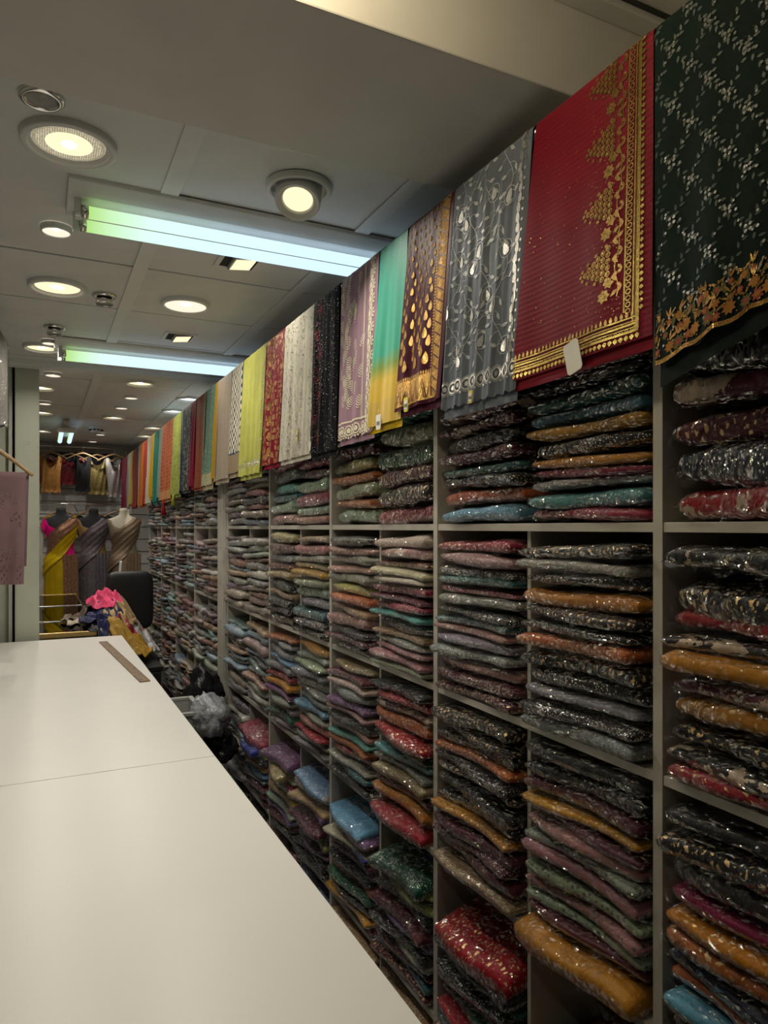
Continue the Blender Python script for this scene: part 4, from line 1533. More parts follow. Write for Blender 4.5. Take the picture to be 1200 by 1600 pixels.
# 6: mauve with cream lace
D = Drape(ry_(533), ry_(592), 0.56, yfb=ry_(528), ynb=ry_(582), amp=0.008, nf=3, seed=6, hem=.014, hn=6)
m6 = fabric('mauve pink net', (0.33, 0.20, 0.25), .75, .3)
t6 = hang('mauve pink sari with cream leaf embroidery and scalloped lace edges', D, m6, m6, 60, 70)
Wd, Hh = D.W, D.H
c6 = Emb(D, .0012); d6 = Emb(D, .0018)
bx = Wd * .68
for i in range(46):
    s, tt = R_.uniform(.01, bx - .012), .03 + (Hh - .12) * i / 45
    a_ = R_.uniform(-2.2, -.9)
    L = .045
    for q in range(6):
        f = q / 6
        p_ = (s + math.cos(a_) * L * f, tt + math.sin(a_) * L * f)
        wl = .016 * math.sin(PI * (f * .8 + .15))
        for sg in (1, -1):
            c6.ribbon([p_, (p_[0] + wl * math.cos(a_ + sg * 1.1), p_[1] + wl * math.sin(a_ + sg * 1.1))], .0028)
tt = .0
while tt < Hh - .02:
    c6.ring((Wd * .85, tt + .02), .020, .005, 18); c6.disc((Wd * .85, tt + .02), .009, 12); c6.ring((Wd * .85, tt + .02), .0125, .002, 14)
    for q in range(7):
        a_ = -PI / 2 + PI * q / 6
        c6.disc((Wd * .85 + .026 * math.cos(a_), tt + .02 + .022 * math.sin(a_)), .0042, 7)
    tt += .043
c6.ribbon([(bx, t_) for t_ in np.linspace(.004, Hh - .05, 40)], .006)
c6.ribbon([(bx - .008, t_) for t_ in np.linspace(.004, Hh - .05, 40)], .002)
s = .014
while s < Wd - .01:
    c6.ring((s, Hh - .026), .018, .005, 18); c6.disc((s, Hh - .026), .009, 12)
    for q in range(7):
        a_ = PI * q / 6
        c6.disc((s + .021 * math.cos(a_), Hh - .020 + .018 * math.sin(a_)), .004, 7)
    s += .04
c6.ribbon([(s_, Hh - .055) for s_ in np.linspace(0, Wd, 40)], .006)
c6.build('cream_lace', M['cream_thread'], t6)

# 7: black with sequins
D = Drape(ry_(489), ry_(529), 0.585, yfb=ry_(484), ynb=ry_(524), amp=0.014, nf=3, seed=7)
m7 = fabric('black georgette', (.010, .010, .012), .8, .3)
t7 = hang('black sari with dark red motifs and tiny silver sequins', D, m7, m7, 50, 60)
Wd, Hh = D.W, D.H
a7, b7 = Emb(D, .001), Emb(D, .0014)
for i in range(900):
    s, tt = R_.uniform(0, Wd), R_.uniform(0, Hh)
    a7.disc((s, tt), R_.choice((.0010, .0014, .002)), 5)
for i in range(7):
    c_ = (Wd * .28 + .01 * (-1) ** i, .06 + i * .078)
    for q in range(60):
        b7.disc((c_[0] + R_.gauss(0, .011), c_[1] + R_.gauss(0, .018)), .0022, 5)
a7.build('sequins', M['silver'], t7)
b7.build('red_motifs', glitter('dark red bead work', (.35, .05, .07)), t7)
price_tag(t7, D, Wd * .18, Hh - .05, .014, .035, 'paper', ang=.2)

# 8: cream with sequin columns
D = Drape(ry_(446), ry_(492), 0.575, yfb=ry_(437), ynb=ry_(484), amp=0.010, nf=3.5, seed=8)
m8 = fabric('cream georgette', (.60, .56, .45), .75, .2)
t8 = hang('cream sari covered with silver sequin columns, with yellow tag', D, m8, m8, 50, 60)
Wd, Hh = D.W, D.H
a8 = Emb(D, .0012)
for i in range(2600):
    c_ = R_.choice((.12, .3, .48, .66, .95))
    s, tt = Wd * min(.99, max(.01, c_ + R_.gauss(0, .045))), Hh * (1 - abs(R_.gauss(0, .6)) if c_ < .9 else R_.random())
    if tt < 0: continue
    a8.disc((s, tt), R_.choice((.0012, .0018, .0026)), 5)
a8.build('sequins', glitter('dull gold sequins', (.50, .43, .30)), t8)
price_tag(t8, D, Wd * .62, Hh - .105, .020, .04, 'yellow_card', band=True)

# 9: red and gold brocade
D = Drape(ry_(416), ry_(447), 0.575, yfb=ry_(411), ynb=ry_(437), amp=0.010, nf=2.3, seed=9)
m9 = patterned('red gold brocade', (.20, .008, .022), (.52, .30, .11), 'jaal', 36, .55)
t9 = hang('red and gold brocade sari between lime and cream saris', D, m9, fabric('crimson silk', (.22, .005, .03), .5), 50, 60)
e9 = Emb(D, .0012)
for i in range(8):
    c_ = (D.W * .30, .04 + i * .068)
    e9.ring(c_, .020, .005, 16); e9.flower(c_, .013, 8, 0)
e9.build('gold_rings', M['gold'], t9)

# 10: lime
D = Drape(ry_(381), ry_(417), 0.60, yfb=ry_(376), ynb=ry_(410), amp=0.016, nf=4, seed=10)
m10 = fabric('lime chiffon', (.44, .44, .10), .65, .4)
t10 = hang('lime yellow chiffon sari with sequin lines and glittering edge', D, m10, m10, 70, 60)
Wd, Hh = D.W, D.H
a10 = Emb(D, .0012)
for i in range(700):
    a10.disc((R_.uniform(0, Wd), R_.uniform(0, Hh)), .0013, 5)
for i in range(500):
    a10.disc((Wd * (1 - abs(R_.gauss(0, .07))), R_.uniform(0, Hh)), .0024, 5)
for i in range(300):
    a10.disc((R_.uniform(0, Wd), Hh - .05 + R_.gauss(0, .008)), .0022, 5)
a10.build('sequins', M['silver'], t10)

# 11: navy with cream ovals
D = Drape(ry_(363), ry_(383), 0.57, yfb=ry_(358), ynb=ry_(377), amp=0.008, nf=1.5, seed=11)
m11 = fabric('navy teal silk', (.012, .055, .105), .55, .2)
t11 = hang('navy blue sari with cream ovals and woven beige hem', D, m11, fabric('beige silk', (.42, .33, .22), .6), 30, 40)
Wd, Hh = D.W, D.H
a11, b11 = Emb(D, .0012), Emb(D, .0012)
for r in range(22):
    for c_ in range(6):
        s = (c_ + (.5 if r % 2 else 0)) * .038
        a11.disc((s, .01 + r * .021), .011, 12, .014, .4)
b11.rect(.003, Wd - .003, Hh - .10, Hh - .002)
a11.build('cream_ovals', M['cream_thread'], t11)
b11.build('woven_hem', patterned('woven beige hem', (.30, .22, .14), (.55, .45, .32), 'fine', 60, .3), t11)

# the rest of the row, towards the back wall
REST = [  # far px, near px, drop, colour, second colour, weave, label
    (341, 362, .585, (.50, .40, .30), (.56, .46, .36), 'fine', None, 'plain beige silk sari beside the navy oval-patterned one'),
    (337, 343, .57, (.60, .34, .01), (.62, .38, .05), 'fine', None, 'narrow strip of yellow sari behind sage green one'),
    (321, 338, .60, (.16, .30, .22), (.40, .44, .32), 'fine', (.55, .48, .30), 'sage green sari with fine woven pattern and pale hem'),
    (306, 323, .60, (.34, .07, .03), (.42, .14, .07), 'fine', None, 'plain rust brown sari beside sage green one'),
    (300, 307, .58, (.33, .006, .05), (.36, .03, .08), 'fine', None, 'crimson sari squeezed beside the rust brown one'),
    (290, 302, .60, (.08, .08, .09), (.34, .31, .26), 'jaal', None, 'charcoal sari with grey flowers beside the crimson strip'),
    (284, 292, .59, (.012, .03, .08), (.02, .05, .11), 'fine', None, 'narrow navy sari between charcoal and olive-lime ones'),
    (269, 286, .61, (.36, .38, .09), (.22, .30, .04), 'jaal', None, 'olive-lime sari with green blotches and tassel'),
    (254, 271, .63, (.48, .15, .06), (.34, .03, .03), 'buti', (.50, .24, .10), 'orange sari with red leaf motifs'),
    (248, 256, .60, (.26, .32, .25), (.36, .38, .32), 'fine', None, 'pale grey-green sari beside the orange one'),
    (242, 249, .63, (.02, .20, .14), (.04, .24, .18), 'fine', None, 'teal green sari with shiny hem'),
    (237, 243, .58, (.64, .36, .005), (.66, .4, .05), 'fine', None, 'bright yellow sari beside the teal one'),
    (230, 238, .63, (.50, .44, .32), (.58, .52, .40), 'fine', None, 'cream sari between yellow and red ones'),
    (225, 231, .63, (.30, .02, .02), (.42, .12, .06), 'buti', None, 'red sari with small motifs beside the cream one'),
    (220, 226, .64, (.46, .12, .02), (.5, .2, .05), 'fine', None, 'orange rust sari near the back wall'),
    (215, 221, .62, (.40, .40, .38), (.5, .5, .48), 'fine', None, 'silvery white sari near the back wall'),
    (208, 216, .64, (.32, .04, .03), (.4, .1, .05), 'fine', None, 'brick red sari near the back wall'),
    (203, 209, .60, (.55, .40, .10), (.6, .45, .2), 'fine', None, 'golden yellow sari near the back wall'),
    (198, 204, .63, (.34, .36, .38), (.1, .1, .14), 'fine', None, 'grey blue sari near the back wall'),
    (190, 199, .64, (.20, .012, .035), (.26, .03, .06), 'fine', None, 'plain maroon sari, last on the rail by back wall')]
for i, (pa, pb, H, c1, c2, kind, hem, lab) in enumerate(REST):
    D = Drape(ry_(pa) - .004, ry_(pb) + .004, H, yfb=ry_(pa - 6 * (pa - 150) / 200) - .01, ynb=ry_(pb - 6 * (pa - 150) / 200) + .004, amp=.010 + .004 * (i % 3), nf=1.5 + (i % 3) * .7, seed=20 + i)
    c1, c2 = tuple(x * .75 for x in c1), tuple(x * .75 for x in c2)
    mt_ = patterned('woven cloth, ' + lab.split(' sari')[0], c1, c2, kind, 34, .25, hem=hem, H=H)
    t_ = hang(lab, D, mt_, mt_, 22, 30)
    if 'tassel' in lab:
        c_ = Vector(D.S(D.W * .4, H))
        MB().lathe([(.004, 0), (.010, -.012), (.008, -.022), (.022, -.085), (.0001, -.085)], c_ + Vector((-.002, 0, .004)), 14).build('tassel', fabric('lime tassel', (.40, .42, .08)), t_)
    if 'red leaf' in lab:
        c_ = Vector(D.S(D.W * .3, H))
        MB().lathe([(.004, 0), (.009, -.02), (.007, -.03), (.024, -.13), (.0001, -.13)], c_ + Vector((-.002, 0, .004)), 14).build('tassel', fabric('red tassel', (.42, .015, .03)), t_)

# crumpled clear bag lying on top of the shelving near the beam
def blob(seed, rx, ry, rz, nu=28, nv=18, amp=.35, freq=2.2):
    """loose bundle of cloth: a lump with long running folds and a flat underside"""
    P = np.zeros((nu, nv, 3))
    o = Vector((seed * 3.3, seed * 1.7, seed))
    for i in range(nu):
        for j in range(nv):
            a = 2 * PI * i / nu
            b = -PI / 2 + PI * j / (nv - 1)
            d = Vector((math.cos(a) * math.cos(b), math.sin(a) * math.cos(b), math.sin(b)))
            n0 = mnoise.fractal(d * 1.3 + o, 1.0, 2.0, 2)
            fold = math.sin(5.5 * freq * (d.x * .8 + d.z * .5 + .35 * n0) + seed * 2.0)
            r = 1 + .30 * n0 + amp * .16 * (1 - abs(fold) * 1.6)
            P[i, j] = (d.x * r * rx, d.y * r * ry, max(d.z * r, -.6) * rz)
    return P


cb = MB().grid(blob(4, .07, .10, .05), True).build('plastic_bag', M['film'], None)
cb.location = (1.09, 1.02, EYE + .79 + BT / 2 + .04)
tag(cb, 'crumpled clear plastic bag lying on top of the shelving by the beam', 'plastic bag')

# ------------------------------------------------------------------ left side: hanger with mauve sari, garment bags
rail2 = thing('garment_rail', 'ceiling-hung steel garment rail above the counter beside the pillar', 'rail', (-0.29, 3.2, EYE + .62))
MB().cyl((-0.29, 2.9, EYE + .62), (-0.29, 5.155, EYE + .62), .011, n=12).build('rod', M['chrome'], rail2)
for y in (3.0, 4.9):
    MB().cyl((-0.29, y, EYE + .62), (-0.29, y, ZC - .001), .006, n=10).build('dropper', M['chrome'], rail2)


def hanger_mesh(m, c, half, drop, thick=.012, rz=0.0, arms=(-1, 1)):
    """wooden coat hanger arms as one bent bar, in the plane turned by rz"""
    pts = []
    for k in range(-10, 11):
        f = k / 10
        x = half * f
        z = -drop * (abs(f) ** 1.35) + .012 * math.cos(f * PI / 2)
        pts.append(Vector((x * math.cos(rz), x * math.sin(rz), z)) + Vector(c))
    m.tube(pts, lambda f: thick * (1.15 - .45 * abs(2 * f - 1)), 10)
    return m


hy = 4.05
hc = Vector((-0.285, hy, EYE + .425))
hg = thing('wooden_hanger', 'wooden coat hanger holding the mauve sari beside the pillar', 'hanger', hc)
hanger_mesh(MB(), hc, .26, .16, .012).build('arms', M['wood'], hg)
MB().tube([hc + Vector((0, 0, .01)), hc + Vector((0, 0, .13)), hc + Vector((.012, 0, .165)), hc + Vector((0, 0, .208)), hc + Vector((-.018, 0, .19))], .003, 8).build('hook', M['chrome'], hg)
MB().cyl(hc + Vector((-.22, 0, -.155)), hc + Vector((.235, 0, -.155)), .006, n=10).build('trouser_bar', M['wood'], hg)
mv = thing('mauve_sari', 'mauve folded sari with sequin flowers on the wooden hanger', 'sari', (-.285, hy, EYE - .27))
m_mauve = fabric('mauve crepe', (.24, .145, .155), .65, .3)
zt, zb_ = EYE + .425 - .155 + .012, EYE - .29
P = np.zeros((40, 40, 3))
x0_, x1_ = -.50, -.055
for i in range(40):
    for j in range(40):
        u, v = i / 39, j / 39
        xx = x0_ + (x1_ - x0_) * u
        zz_ = zt - (zt - zb_) * v
        yy = hy - .012 - .006 * v * (math.sin(u * 22) + .5 * math.sin(u * 41 + v * 2))
        if j == 0: yy = hy
        P[i, j] = (xx - .012 * v * u, yy, zz_)
MB().grid(P).build('cloth', m_mauve, mv)
P2 = P.copy(); P2[:, :, 1] = 2 * hy - P[:, :, 1] + .004; P2[:, :, 2] = zt - (zt - zb_ - .09) * np.linspace(0, 1, 40)[None, :]; P2[:, 0, 1] = hy
P2[:, :, 0] += .012
MB().grid(P2).build('back_fold', m_mauve, mv)
se = MB(); s2 = MB()
for cx, cz in ((-.155, EYE + .13), (-.07, EYE + .045), (-.15, EYE - .14), (-.33, EYE + .05), (-.4, EYE - .12)):
    for q in range(46):
        a_, r_ = R_.uniform(0, 2 * PI), .055 * R_.random() ** .5
        x_, z_ = cx + r_ * 1.1 * math.cos(a_), cz + r_ * .7 * math.sin(a_)
        if x_ > x1_ - .012: continue
        u = (x_ - x0_) / (x1_ - x0_); v = (zt - z_) / (zt - zb_)
        y_ = hy - .0145 - .006 * v * (math.sin(u * 22) + .5 * math.sin(u * 41 + v * 2))
        rr = R_.choice((.0016, .0022, .0034))
        m_ = se if q % 3 == 0 else s2
        m_.add([(x_ + rr * math.cos(k * PI / 3), y_, z_ + rr * math.sin(k * PI / 3)) for k in range(6)], [tuple(range(6))])
se.build('sequins', M['silver'], mv, fix=False)['kind'] = 'stuff'
s2.build('thread_dots', surf('plum thread', (.12, .06, .07), .6), mv, fix=False)['kind'] = 'stuff'
s3 = MB()
for r in range(5):
    for k in range(18):
        x_ = x0_ + .01 + k * .024 + (.012 if r % 2 else 0)
        z_ = zb_ + .012 + r * .020
        if x_ > x1_ - .02: continue
        u = (x_ - x0_) / (x1_ - x0_); v = (zt - z_) / (zt - zb_)
        y_ = hy - .0142 - .006 * v * (math.sin(u * 22) + .5 * math.sin(u * 41 + v * 2))
        s3.add([(x_ + .005 * math.cos(q * PI / 2), y_, z_ + .007 * math.sin(q * PI / 2)) for q in range(4)], [(0, 1, 2, 3)])
s3.build('hem_buti', surf('deep mauve thread', (.20, .08, .10), .6), mv, fix=False)['kind'] = 'stuff'

for k, (y, x, c_) in enumerate(((3.20, -.31, (.10, .09, .09)), (3.50, -.29, (.05, .05, .06)), (3.80, -.258, (.36, .34, .32)))):
    gb_ = thing('garment_cover', ['grey', 'charcoal', 'pale grey'][k] + ' garment in a plastic cover hanging under the ceiling beside the counter', 'garment', (x, y, EYE + .36), 'covered garments near the ceiling')
    P = np.zeros((36, 24, 3))
    for i in range(36):
        a_ = 2 * PI * i / 36
        for j in range(24):
            v = j / 23
            wd_ = .05 + .155 * min(1, v * 4) ** .6
            th_ = .012 + .028 * min(1, v * 3) + .008 * math.sin(i * .9 + k + v * 3) * v
            P[i, j] = (x + math.cos(a_) * wd_ * .62, y + math.sin(a_) * th_ + .01 * math.sin(v * 5 + k), EYE + 1.0 - v * (.62 - .05 * k) + .006 * math.sin(i))
    MB().grid(P, True).build('garment', fabric('covered garment cloth %d' % k, c_), gb_)
    Q = P.copy(); ctr = np.array([x, y, 0]); Q[:, :, :2] = (P[:, :, :2] - ctr[:2]) * 1.06 + ctr[:2]; Q[:, :, 2] = P[:, :, 2] + .004 - .02 * np.linspace(0, 1, 24)[None, :]
    MB().grid(Q, True).build('plastic_cover', M['film_flat'], gb_)
    MB().tube([(x, y, EYE + .98), (x, y, EYE + 1.035), (x + .01, y, ZC - .001)], .003, 8).build('hook', M['chrome'], gb_)

# ------------------------------------------------------------------ back: mannequins, blouses, pile
plat = box_part('display_platform', M['counter_body'], None, -1.0, 1.32, 8.42, 9.25, 0, .20, bevel=.004)
tag(plat, 'low pale display platform under the draped mannequins', 'platform')

TORSO = [(0.98, .165, .115), (1.06, .155, .105), (1.14, .130, .09), (1.20, .120, .085), (1.28, .135, .10), (1.36, .155, .115), (1.42, .165, .11), (1.48, .185, .085), (1.515, .175, .07), (1.535, .12, .06), (1.55, .065, .058), (1.59, .052, .052), (1.63, .050, .050)]


def body_r(z):
    zs = [q[0] for q in TORSO]
    return np.interp(z, zs, [q[1] for q in TORSO]), np.interp(z, zs, [q[2] for q in TORSO])


def skirt_r(z):
    return np.interp(z, [0, .5, .9, 1.02, 1.10], [.175, .175, .172, .165, .150]), np.interp(z, [0, .5, .9, 1.02, 1.10], [.15, .145, .135, .125, .106])


def mannequin(cx, cy, base, label, skin, blouse_m, drape_m, border_m, pleat_m, seed, neck_cap=True, sleeves=()):
    t = thing('mannequin', label, 'mannequin', (cx, cy, base), 'draped display mannequins')
    n = 40

    def ringpts(z, rx, ry, f=None):
        return [(cx + rx * math.cos(2 * PI * i / n) * (1 if f is None else f(i)), cy + ry * math.sin(2 * PI * i / n) * (1 if f is None else f(i)), base + z) for i in range(n)]
    zs = np.linspace(.98, 1.63, 30)
    m = MB()
    P = np.array([ringpts(z, *map(float, body_r(z))) for z in zs]).transpose(1, 0, 2)
    m.grid(P, True)
    b0 = len(m.v)
    m.f.append(tuple(i * len(zs) + len(zs) - 1 for i in range(n)))
    m.build('torso', skin, t)
    MB().lathe([(.0001, 1.645), (.035, 1.642), (.05, 1.632), (.05, 1.628)], (cx, cy, base), 24).build('neck_cap', skin, t)
    # blouse: close fitting, scooped at the front
    zs2 = np.linspace(0, 1, 16)
    P = np.zeros((n, 16, 3))
    for i in range(n):
        a_ = 2 * PI * i / n
        front = max(0, -math.sin(a_))
        side = abs(math.cos(a_))
        top = 1.515 - .115 * front ** 1.2 * (1 if side < .75 else .4) if side < .8 else 1.515 - .02 * front
        for j in range(16):
            z = 1.06 + (top - 1.06) * zs2[j]
            rx, ry = body_r(z)
            P[i, j] = (cx + (rx + .006) * math.cos(a_), cy + (ry + .006) * math.sin(a_), base + z)
    MB().grid(P, True).build('blouse', blouse_m, t)
    for sg in sleeves:
        P = np.zeros((16, 6, 3))
        for i in range(16):
            a_ = 2 * PI * i / 16
            for j in range(6):
                v = j / 5
                P[i, j] = (cx + sg * (.150 + .035 * v) + .018 * math.cos(a_) * sg, cy + (.062 - .004 * v) * math.sin(a_), base + 1.475 - .085 * v + (.062 - .006 * v) * math.cos(a_) * .9)
        MB().grid(P, True).build('sleeve', blouse_m, t)
    # skirt of the sari, with folds
    ph = seed * 1.3
    P = np.zeros((96, 26, 3))
    for i in range(96):
        a_ = 2 * PI * i / 96
        for j in range(26):
            z = 1.11 - 1.09 * j / 25
            rx, ry = skirt_r(z)
            f = 1 + .035 * (1.1 - z) * (math.sin(14 * a_ + ph) + .6 * math.sin(25 * a_ + 2 * ph + z * 3)) + .01 * math.sin(9 * z + 3 * a_)
            P[i, j] = (cx + rx * f * math.cos(a_), cy + ry * f * math.sin(a_), base + z)
    MB().grid(P, True).build('sari_skirt', drape_m, t)
    # end of the sari across the chest: from the left hip up over the right shoulder
    P = np.zeros((44, 18, 3)); 
    for i in range(44):
        u = i / 43
        a_ = math.radians(-185 + 165 * u)          # around the front, -x side to +x side
        zc = 1.05 + .42 * u ** 1.15
        hw = .20 - .03 * u
        for j in range(18):
            v = j / 17 * 2 - 1
            z = min(zc + hw * v, 1.525)
            rx, ry = body_r(max(z, .98))
            sx, sy = skirt_r(z) if z < 1.1 else (rx, ry)
            rx, ry = max(rx, sx), max(ry, sy)
            o_ = .014 + .005 * math.sin(v * 16 + u * 5 + ph)
            P[i, j] = (cx + (rx + o_) * math.cos(a_), cy + (ry + o_ + .01) * math.sin(a_), base + z)
    pal = MB().grid(P).build('sari_pallu', drape_m, t)
    if border_m is not None:
        Q = P[:, 9:, :].copy(); Q[:, :, 1] -= .004
        MB().grid(Q).build('pallu_border', border_m, pal)
    # hanging end behind / at the side shoulder and front pleats
    P = np.zeros((22, 30, 3))
    for i in range(22):
        u = i / 21
        for j in range(30):
            v = j / 29
            P[i, j] = (cx + .015 + .15 * u + .012 * v, cy - .150 - .045 * v + .008 * math.sin(u * 26 + v), base + 1.12 - 1.05 * v)
    MB().grid(P).build('front_pleats', pleat_m, t)
    MB().cyl((cx, cy, base), (cx, cy, base + 1.0), .014, n=12).build('stand_pole', M['chrome'], t)
    MB().lathe([(.0001, 0), (.15, 0), (.15, .012), (.03, .022), (.014, .03)], (cx, cy, base), 30).build('stand_base', M['chrome'], t)
    return t


PB = .20
yel = fabric('bright yellow silk', (.55, .36, .006), .45, .2)
copper = patterned('copper zari band', (.30, .10, .05), (.55, .32, .18), 'fine', 40, .5)
copper2 = surf('woven copper border', (.42, .21, .12), .4, .35, var=.35, vscale=60, bscale=300, bstr=.3)
lav = surf('lavender sequin net', (.20, .16, .19), .4, .2, var=.25, vscale=40, bscale=220, bstr=.8, bdist=.004)
beige_sq = glitter('beige sequin net', (.24, .17, .11), .4, 160, .8, .55)
mannequin(.228, 8.64, PB, 'black mannequin in bright yellow sari with copper border and hot pink blouse', M['blackcloth'], fabric('hot pink blouse silk', (.75, .01, .22), .5), yel, copper2, copper2, 1, sleeves=(-1,))
mannequin(.580, 8.90, PB, 'black mannequin in lavender sequinned sari', M['blackcloth'], surf('dull gold blouse', (.35, .22, .08), .5), lav, None, lav, 2)
mannequin(.895, 8.66, PB, 'cream mannequin in brown-beige sequinned sari', M['cream_skin'], glitter('pale beige sequin net', (.34, .27, .19), .4, 160, .8, .4), beige_sq, beige_sq, beige_sq, 3)
# white sari end at the left of the yellow mannequin
ws = thing('white_sari', 'white sari hanging beside the mannequin in yellow, next to the pillar', 'sari', (.0, 8.6, .3))
P = np.zeros((26, 30, 3))
for i in range(26):
    for j in range(30):
        u, v = i / 25, j / 29
        P[i, j] = (-.10 + .15 * u, 8.62 + .012 * math.sin(u * 20 + v) * (.4 + v), 1.62 - 1.2 * v)
MB().grid(P).build('cloth', fabric('off white net', (.55, .52, .46), .7), ws)
MB().tube([(-.12, 8.615, 1.615), (-.02, 8.615, 1.635), (.06, 8.615, 1.615)], .007).build('hanger_bar', M['wood'], ws)
MB().tube([(-.02, 8.615, 1.63), (-.02, 8.7, 1.72), (-.02, 9.60, 1.74)], .004).build('hook_arm', M['chrome'], ws)

# blouse rails on the back wall
for zr, lab, yy in ((EYE + .985, 'upper chrome rail across the back wall, carrying blouses', 9.42), (EYE + .285, 'lower chrome rail across the back wall', 9.40)):
    rr_ = thing('wall_rail', lab, 'rail', (0, yy, zr))
    MB().cyl((-.4, yy, zr), (1.15, yy, zr), .011, n=12).build('rod', M['chrome'], rr_)
    for x in (-.35, .4, 1.1):
        MB().cyl((x, yy, zr), (x, Y1 - .021, zr), .007, n=10).build('arm', M['chrome'], rr_)
dk_pan = box_part('wall_mirror', surf('dark mirror', (.03, .04, .06), .15), None, .12, .86, Y1 - .034, Y1 - .0225, EYE + .62, EYE + .94, bevel=.002)
tag(dk_pan, 'dark glossy panel on back wall behind the upper hangers', 'panel')


def blouse(cx, cz_rail, yy, wdt, hgt, mat, label, hl, sleeves=True, skew=0.0, hanger=True):
    hcz = cz_rail - .095
    h = thing('wooden_hanger', 'wooden hanger with the ' + label.split(' on the')[0].split(' behind')[0].split(' beside')[0].split(' at the')[0] + ' on the ' + hl, 'hanger', (cx, yy, hcz), 'wooden hangers on the back wall')
    hanger_mesh(MB(), (cx, yy, hcz), .20, .075, .010).build('arms', M['wood'], h)
    MB().tube([(cx, yy, hcz + .015), (cx, yy, hcz + .07), (cx + .015, yy, hcz + .09), (cx, yy, hcz + .109), (cx - .012, yy, hcz + .098)], .0025, 8).build('hook', M['chrome'], h)
    if mat is None: return
    t = thing('blouse', label, 'blouse', (cx, yy, hcz - .05 - hgt), 'blouses hanging on the back wall')
    n = 40
    P = np.zeros((n, 22, 3))
    for i in range(n):
        a_ = 2 * PI * i / n
        ca, sa = math.cos(a_), math.sin(a_)
        for j in range(22):
            v = j / 21
            wv = wdt * (.5 - .10 * math.sin(PI * v * .5) + (.03 if v > .9 else 0)) 
            # scooped neck: the middle of the upper edge lies lower
            neck = .38 * max(0, 1 - (abs(ca) / .62) ** 2) * (1 if sa < 0 else .6)
            vv = neck + (1 - neck) * v
            thk = .018 + .05 * math.sin(PI * min(1, vv * 1.1)) ** .8
            z = hcz - .012 - (.075 * abs(ca) ** 1.35) * (1 - v) * (abs(wv * ca) / .2) - hgt * vv
            P[i, j] = (cx + wv * ca + skew * vv, yy + thk * sa * .8 + .006 * math.sin(9 * a_ + 6 * v), z + .006 * math.sin(3 * a_ + i))
    MB().grid(P, True).build('bodice', mat, t)
    if sleeves:
        for sg in (-1, 1):
            P = np.zeros((18, 8, 3))
            for i in range(18):
                a_ = 2 * PI * i / 18
                for j in range(8):
                    v = j / 7
                    P[i, j] = (cx + sg * (wdt * .44 + .055 * v) + math.cos(a_) * .035, yy + math.sin(a_) * (.045 - .008 * v), hcz - .085 - .15 * v + math.cos(a_) * -.03 * sg)
            MB().grid(P, True).build('sleeve', mat, t)


UPR, LOR = EYE + .985, EYE + .285
yb_ = 9.42
crim = patterned('crimson pattern', (.36, .015, .05), (.50, .10, .11), 'jaal', 12, .1)
crimson_p = surf('crimson printed silk', (.40, .03, .06), .5, var=.4, vscale=45)
gold_o = glitter('orange gold brocade', (.50, .24, .06), .45, 120, .8, .5)
hl = 'upper wall rail'
blouse(.02, UPR, yb_, .30, .36, crimson_p, 'crimson printed blouse half hidden behind the orange-gold one', hl)
blouse(.135, UPR, yb_ - .09, .25, .46, gold_o, 'orange gold brocade blouse on the upper rail', hl, False)
blouse(.36, UPR, yb_, .31, .36, crimson_p, 'crimson patterned blouse with short sleeves on the upper rail', hl)
blouse(.485, UPR, yb_ - .12, .20, .44, M['blackcloth'], 'black blouse beside the crimson patterned one', hl, False)
blouse(.66, UPR, yb_, .27, .47, glitter('olive gold tissue', (.36, .28, .10), .45, 120, .6, .5), 'olive gold sleeveless blouse on the upper rail', hl, False)
blouse(.845, UPR, yb_ - .12, .22, .50, glitter('silver sequin net', (.52, .50, .48), .35, 160, .9, .6), 'silver sequinned blouse on the upper rail', hl, False, .02)
blouse(.99, UPR, yb_, .22, .36, surf('grey net', (.25, .24, .23), .5), 'grey net blouse at the end of the upper rail', hl, False)
hl = 'lower wall rail'
yl_ = 9.40
blouse(.255, LOR, yl_, .42, .30, gold_y := glitter('yellow brocade', (.60, .38, .03), .5, 140, .7, .3), 'yellow brocade blouse behind the mannequin in yellow', hl, True)
blouse(.575, LOR, yl_, .40, .28, M['blackcloth'], 'black rounded blouse behind the mannequin in lavender', hl, True)
blouse(.90, LOR, yl_, .40, .25, M['blackcloth'], 'black wide-necked blouse behind the cream mannequin', hl, True)

# leaning white board
wb = MB()
q0, q1 = at(150, 942, 7.7), at(161, 861, 7.75)
wb.box(-.012, .012, -.15, .15, 0, 1.26)
wbo = wb.build('leaning_board', M['slat'], None, smooth=False, bevel=.003)
wbo.location = (.70, 7.95, .001)
wbo.rotation_euler = (0, .07, -.12)
tag(wbo, 'white board leaning upright between lavender mannequin and cloth pile', 'board')

# black box, chair and the pile of cloth
bx0, bx1, by0, by1, bz = .40, .80, 5.28, 5.95, .62
cr = thing('storage_box', 'black storage box on the floor carrying the heap of cloth', 'box', ((bx0 + bx1) / 2, by0, 0))
box_part('body', M['black'], cr, bx0, bx1, by0, by1, 0, bz - .04, bevel=.012)
box_part('lid', M['black'], cr, bx0 - .01, bx1 + .01, by0 - .01, by1 + .01, bz - .04, bz, bevel=.008)
ch = thing('office_chair', 'black vinyl office chair behind the heap of cloth', 'chair', (.70, 6.45, 0))


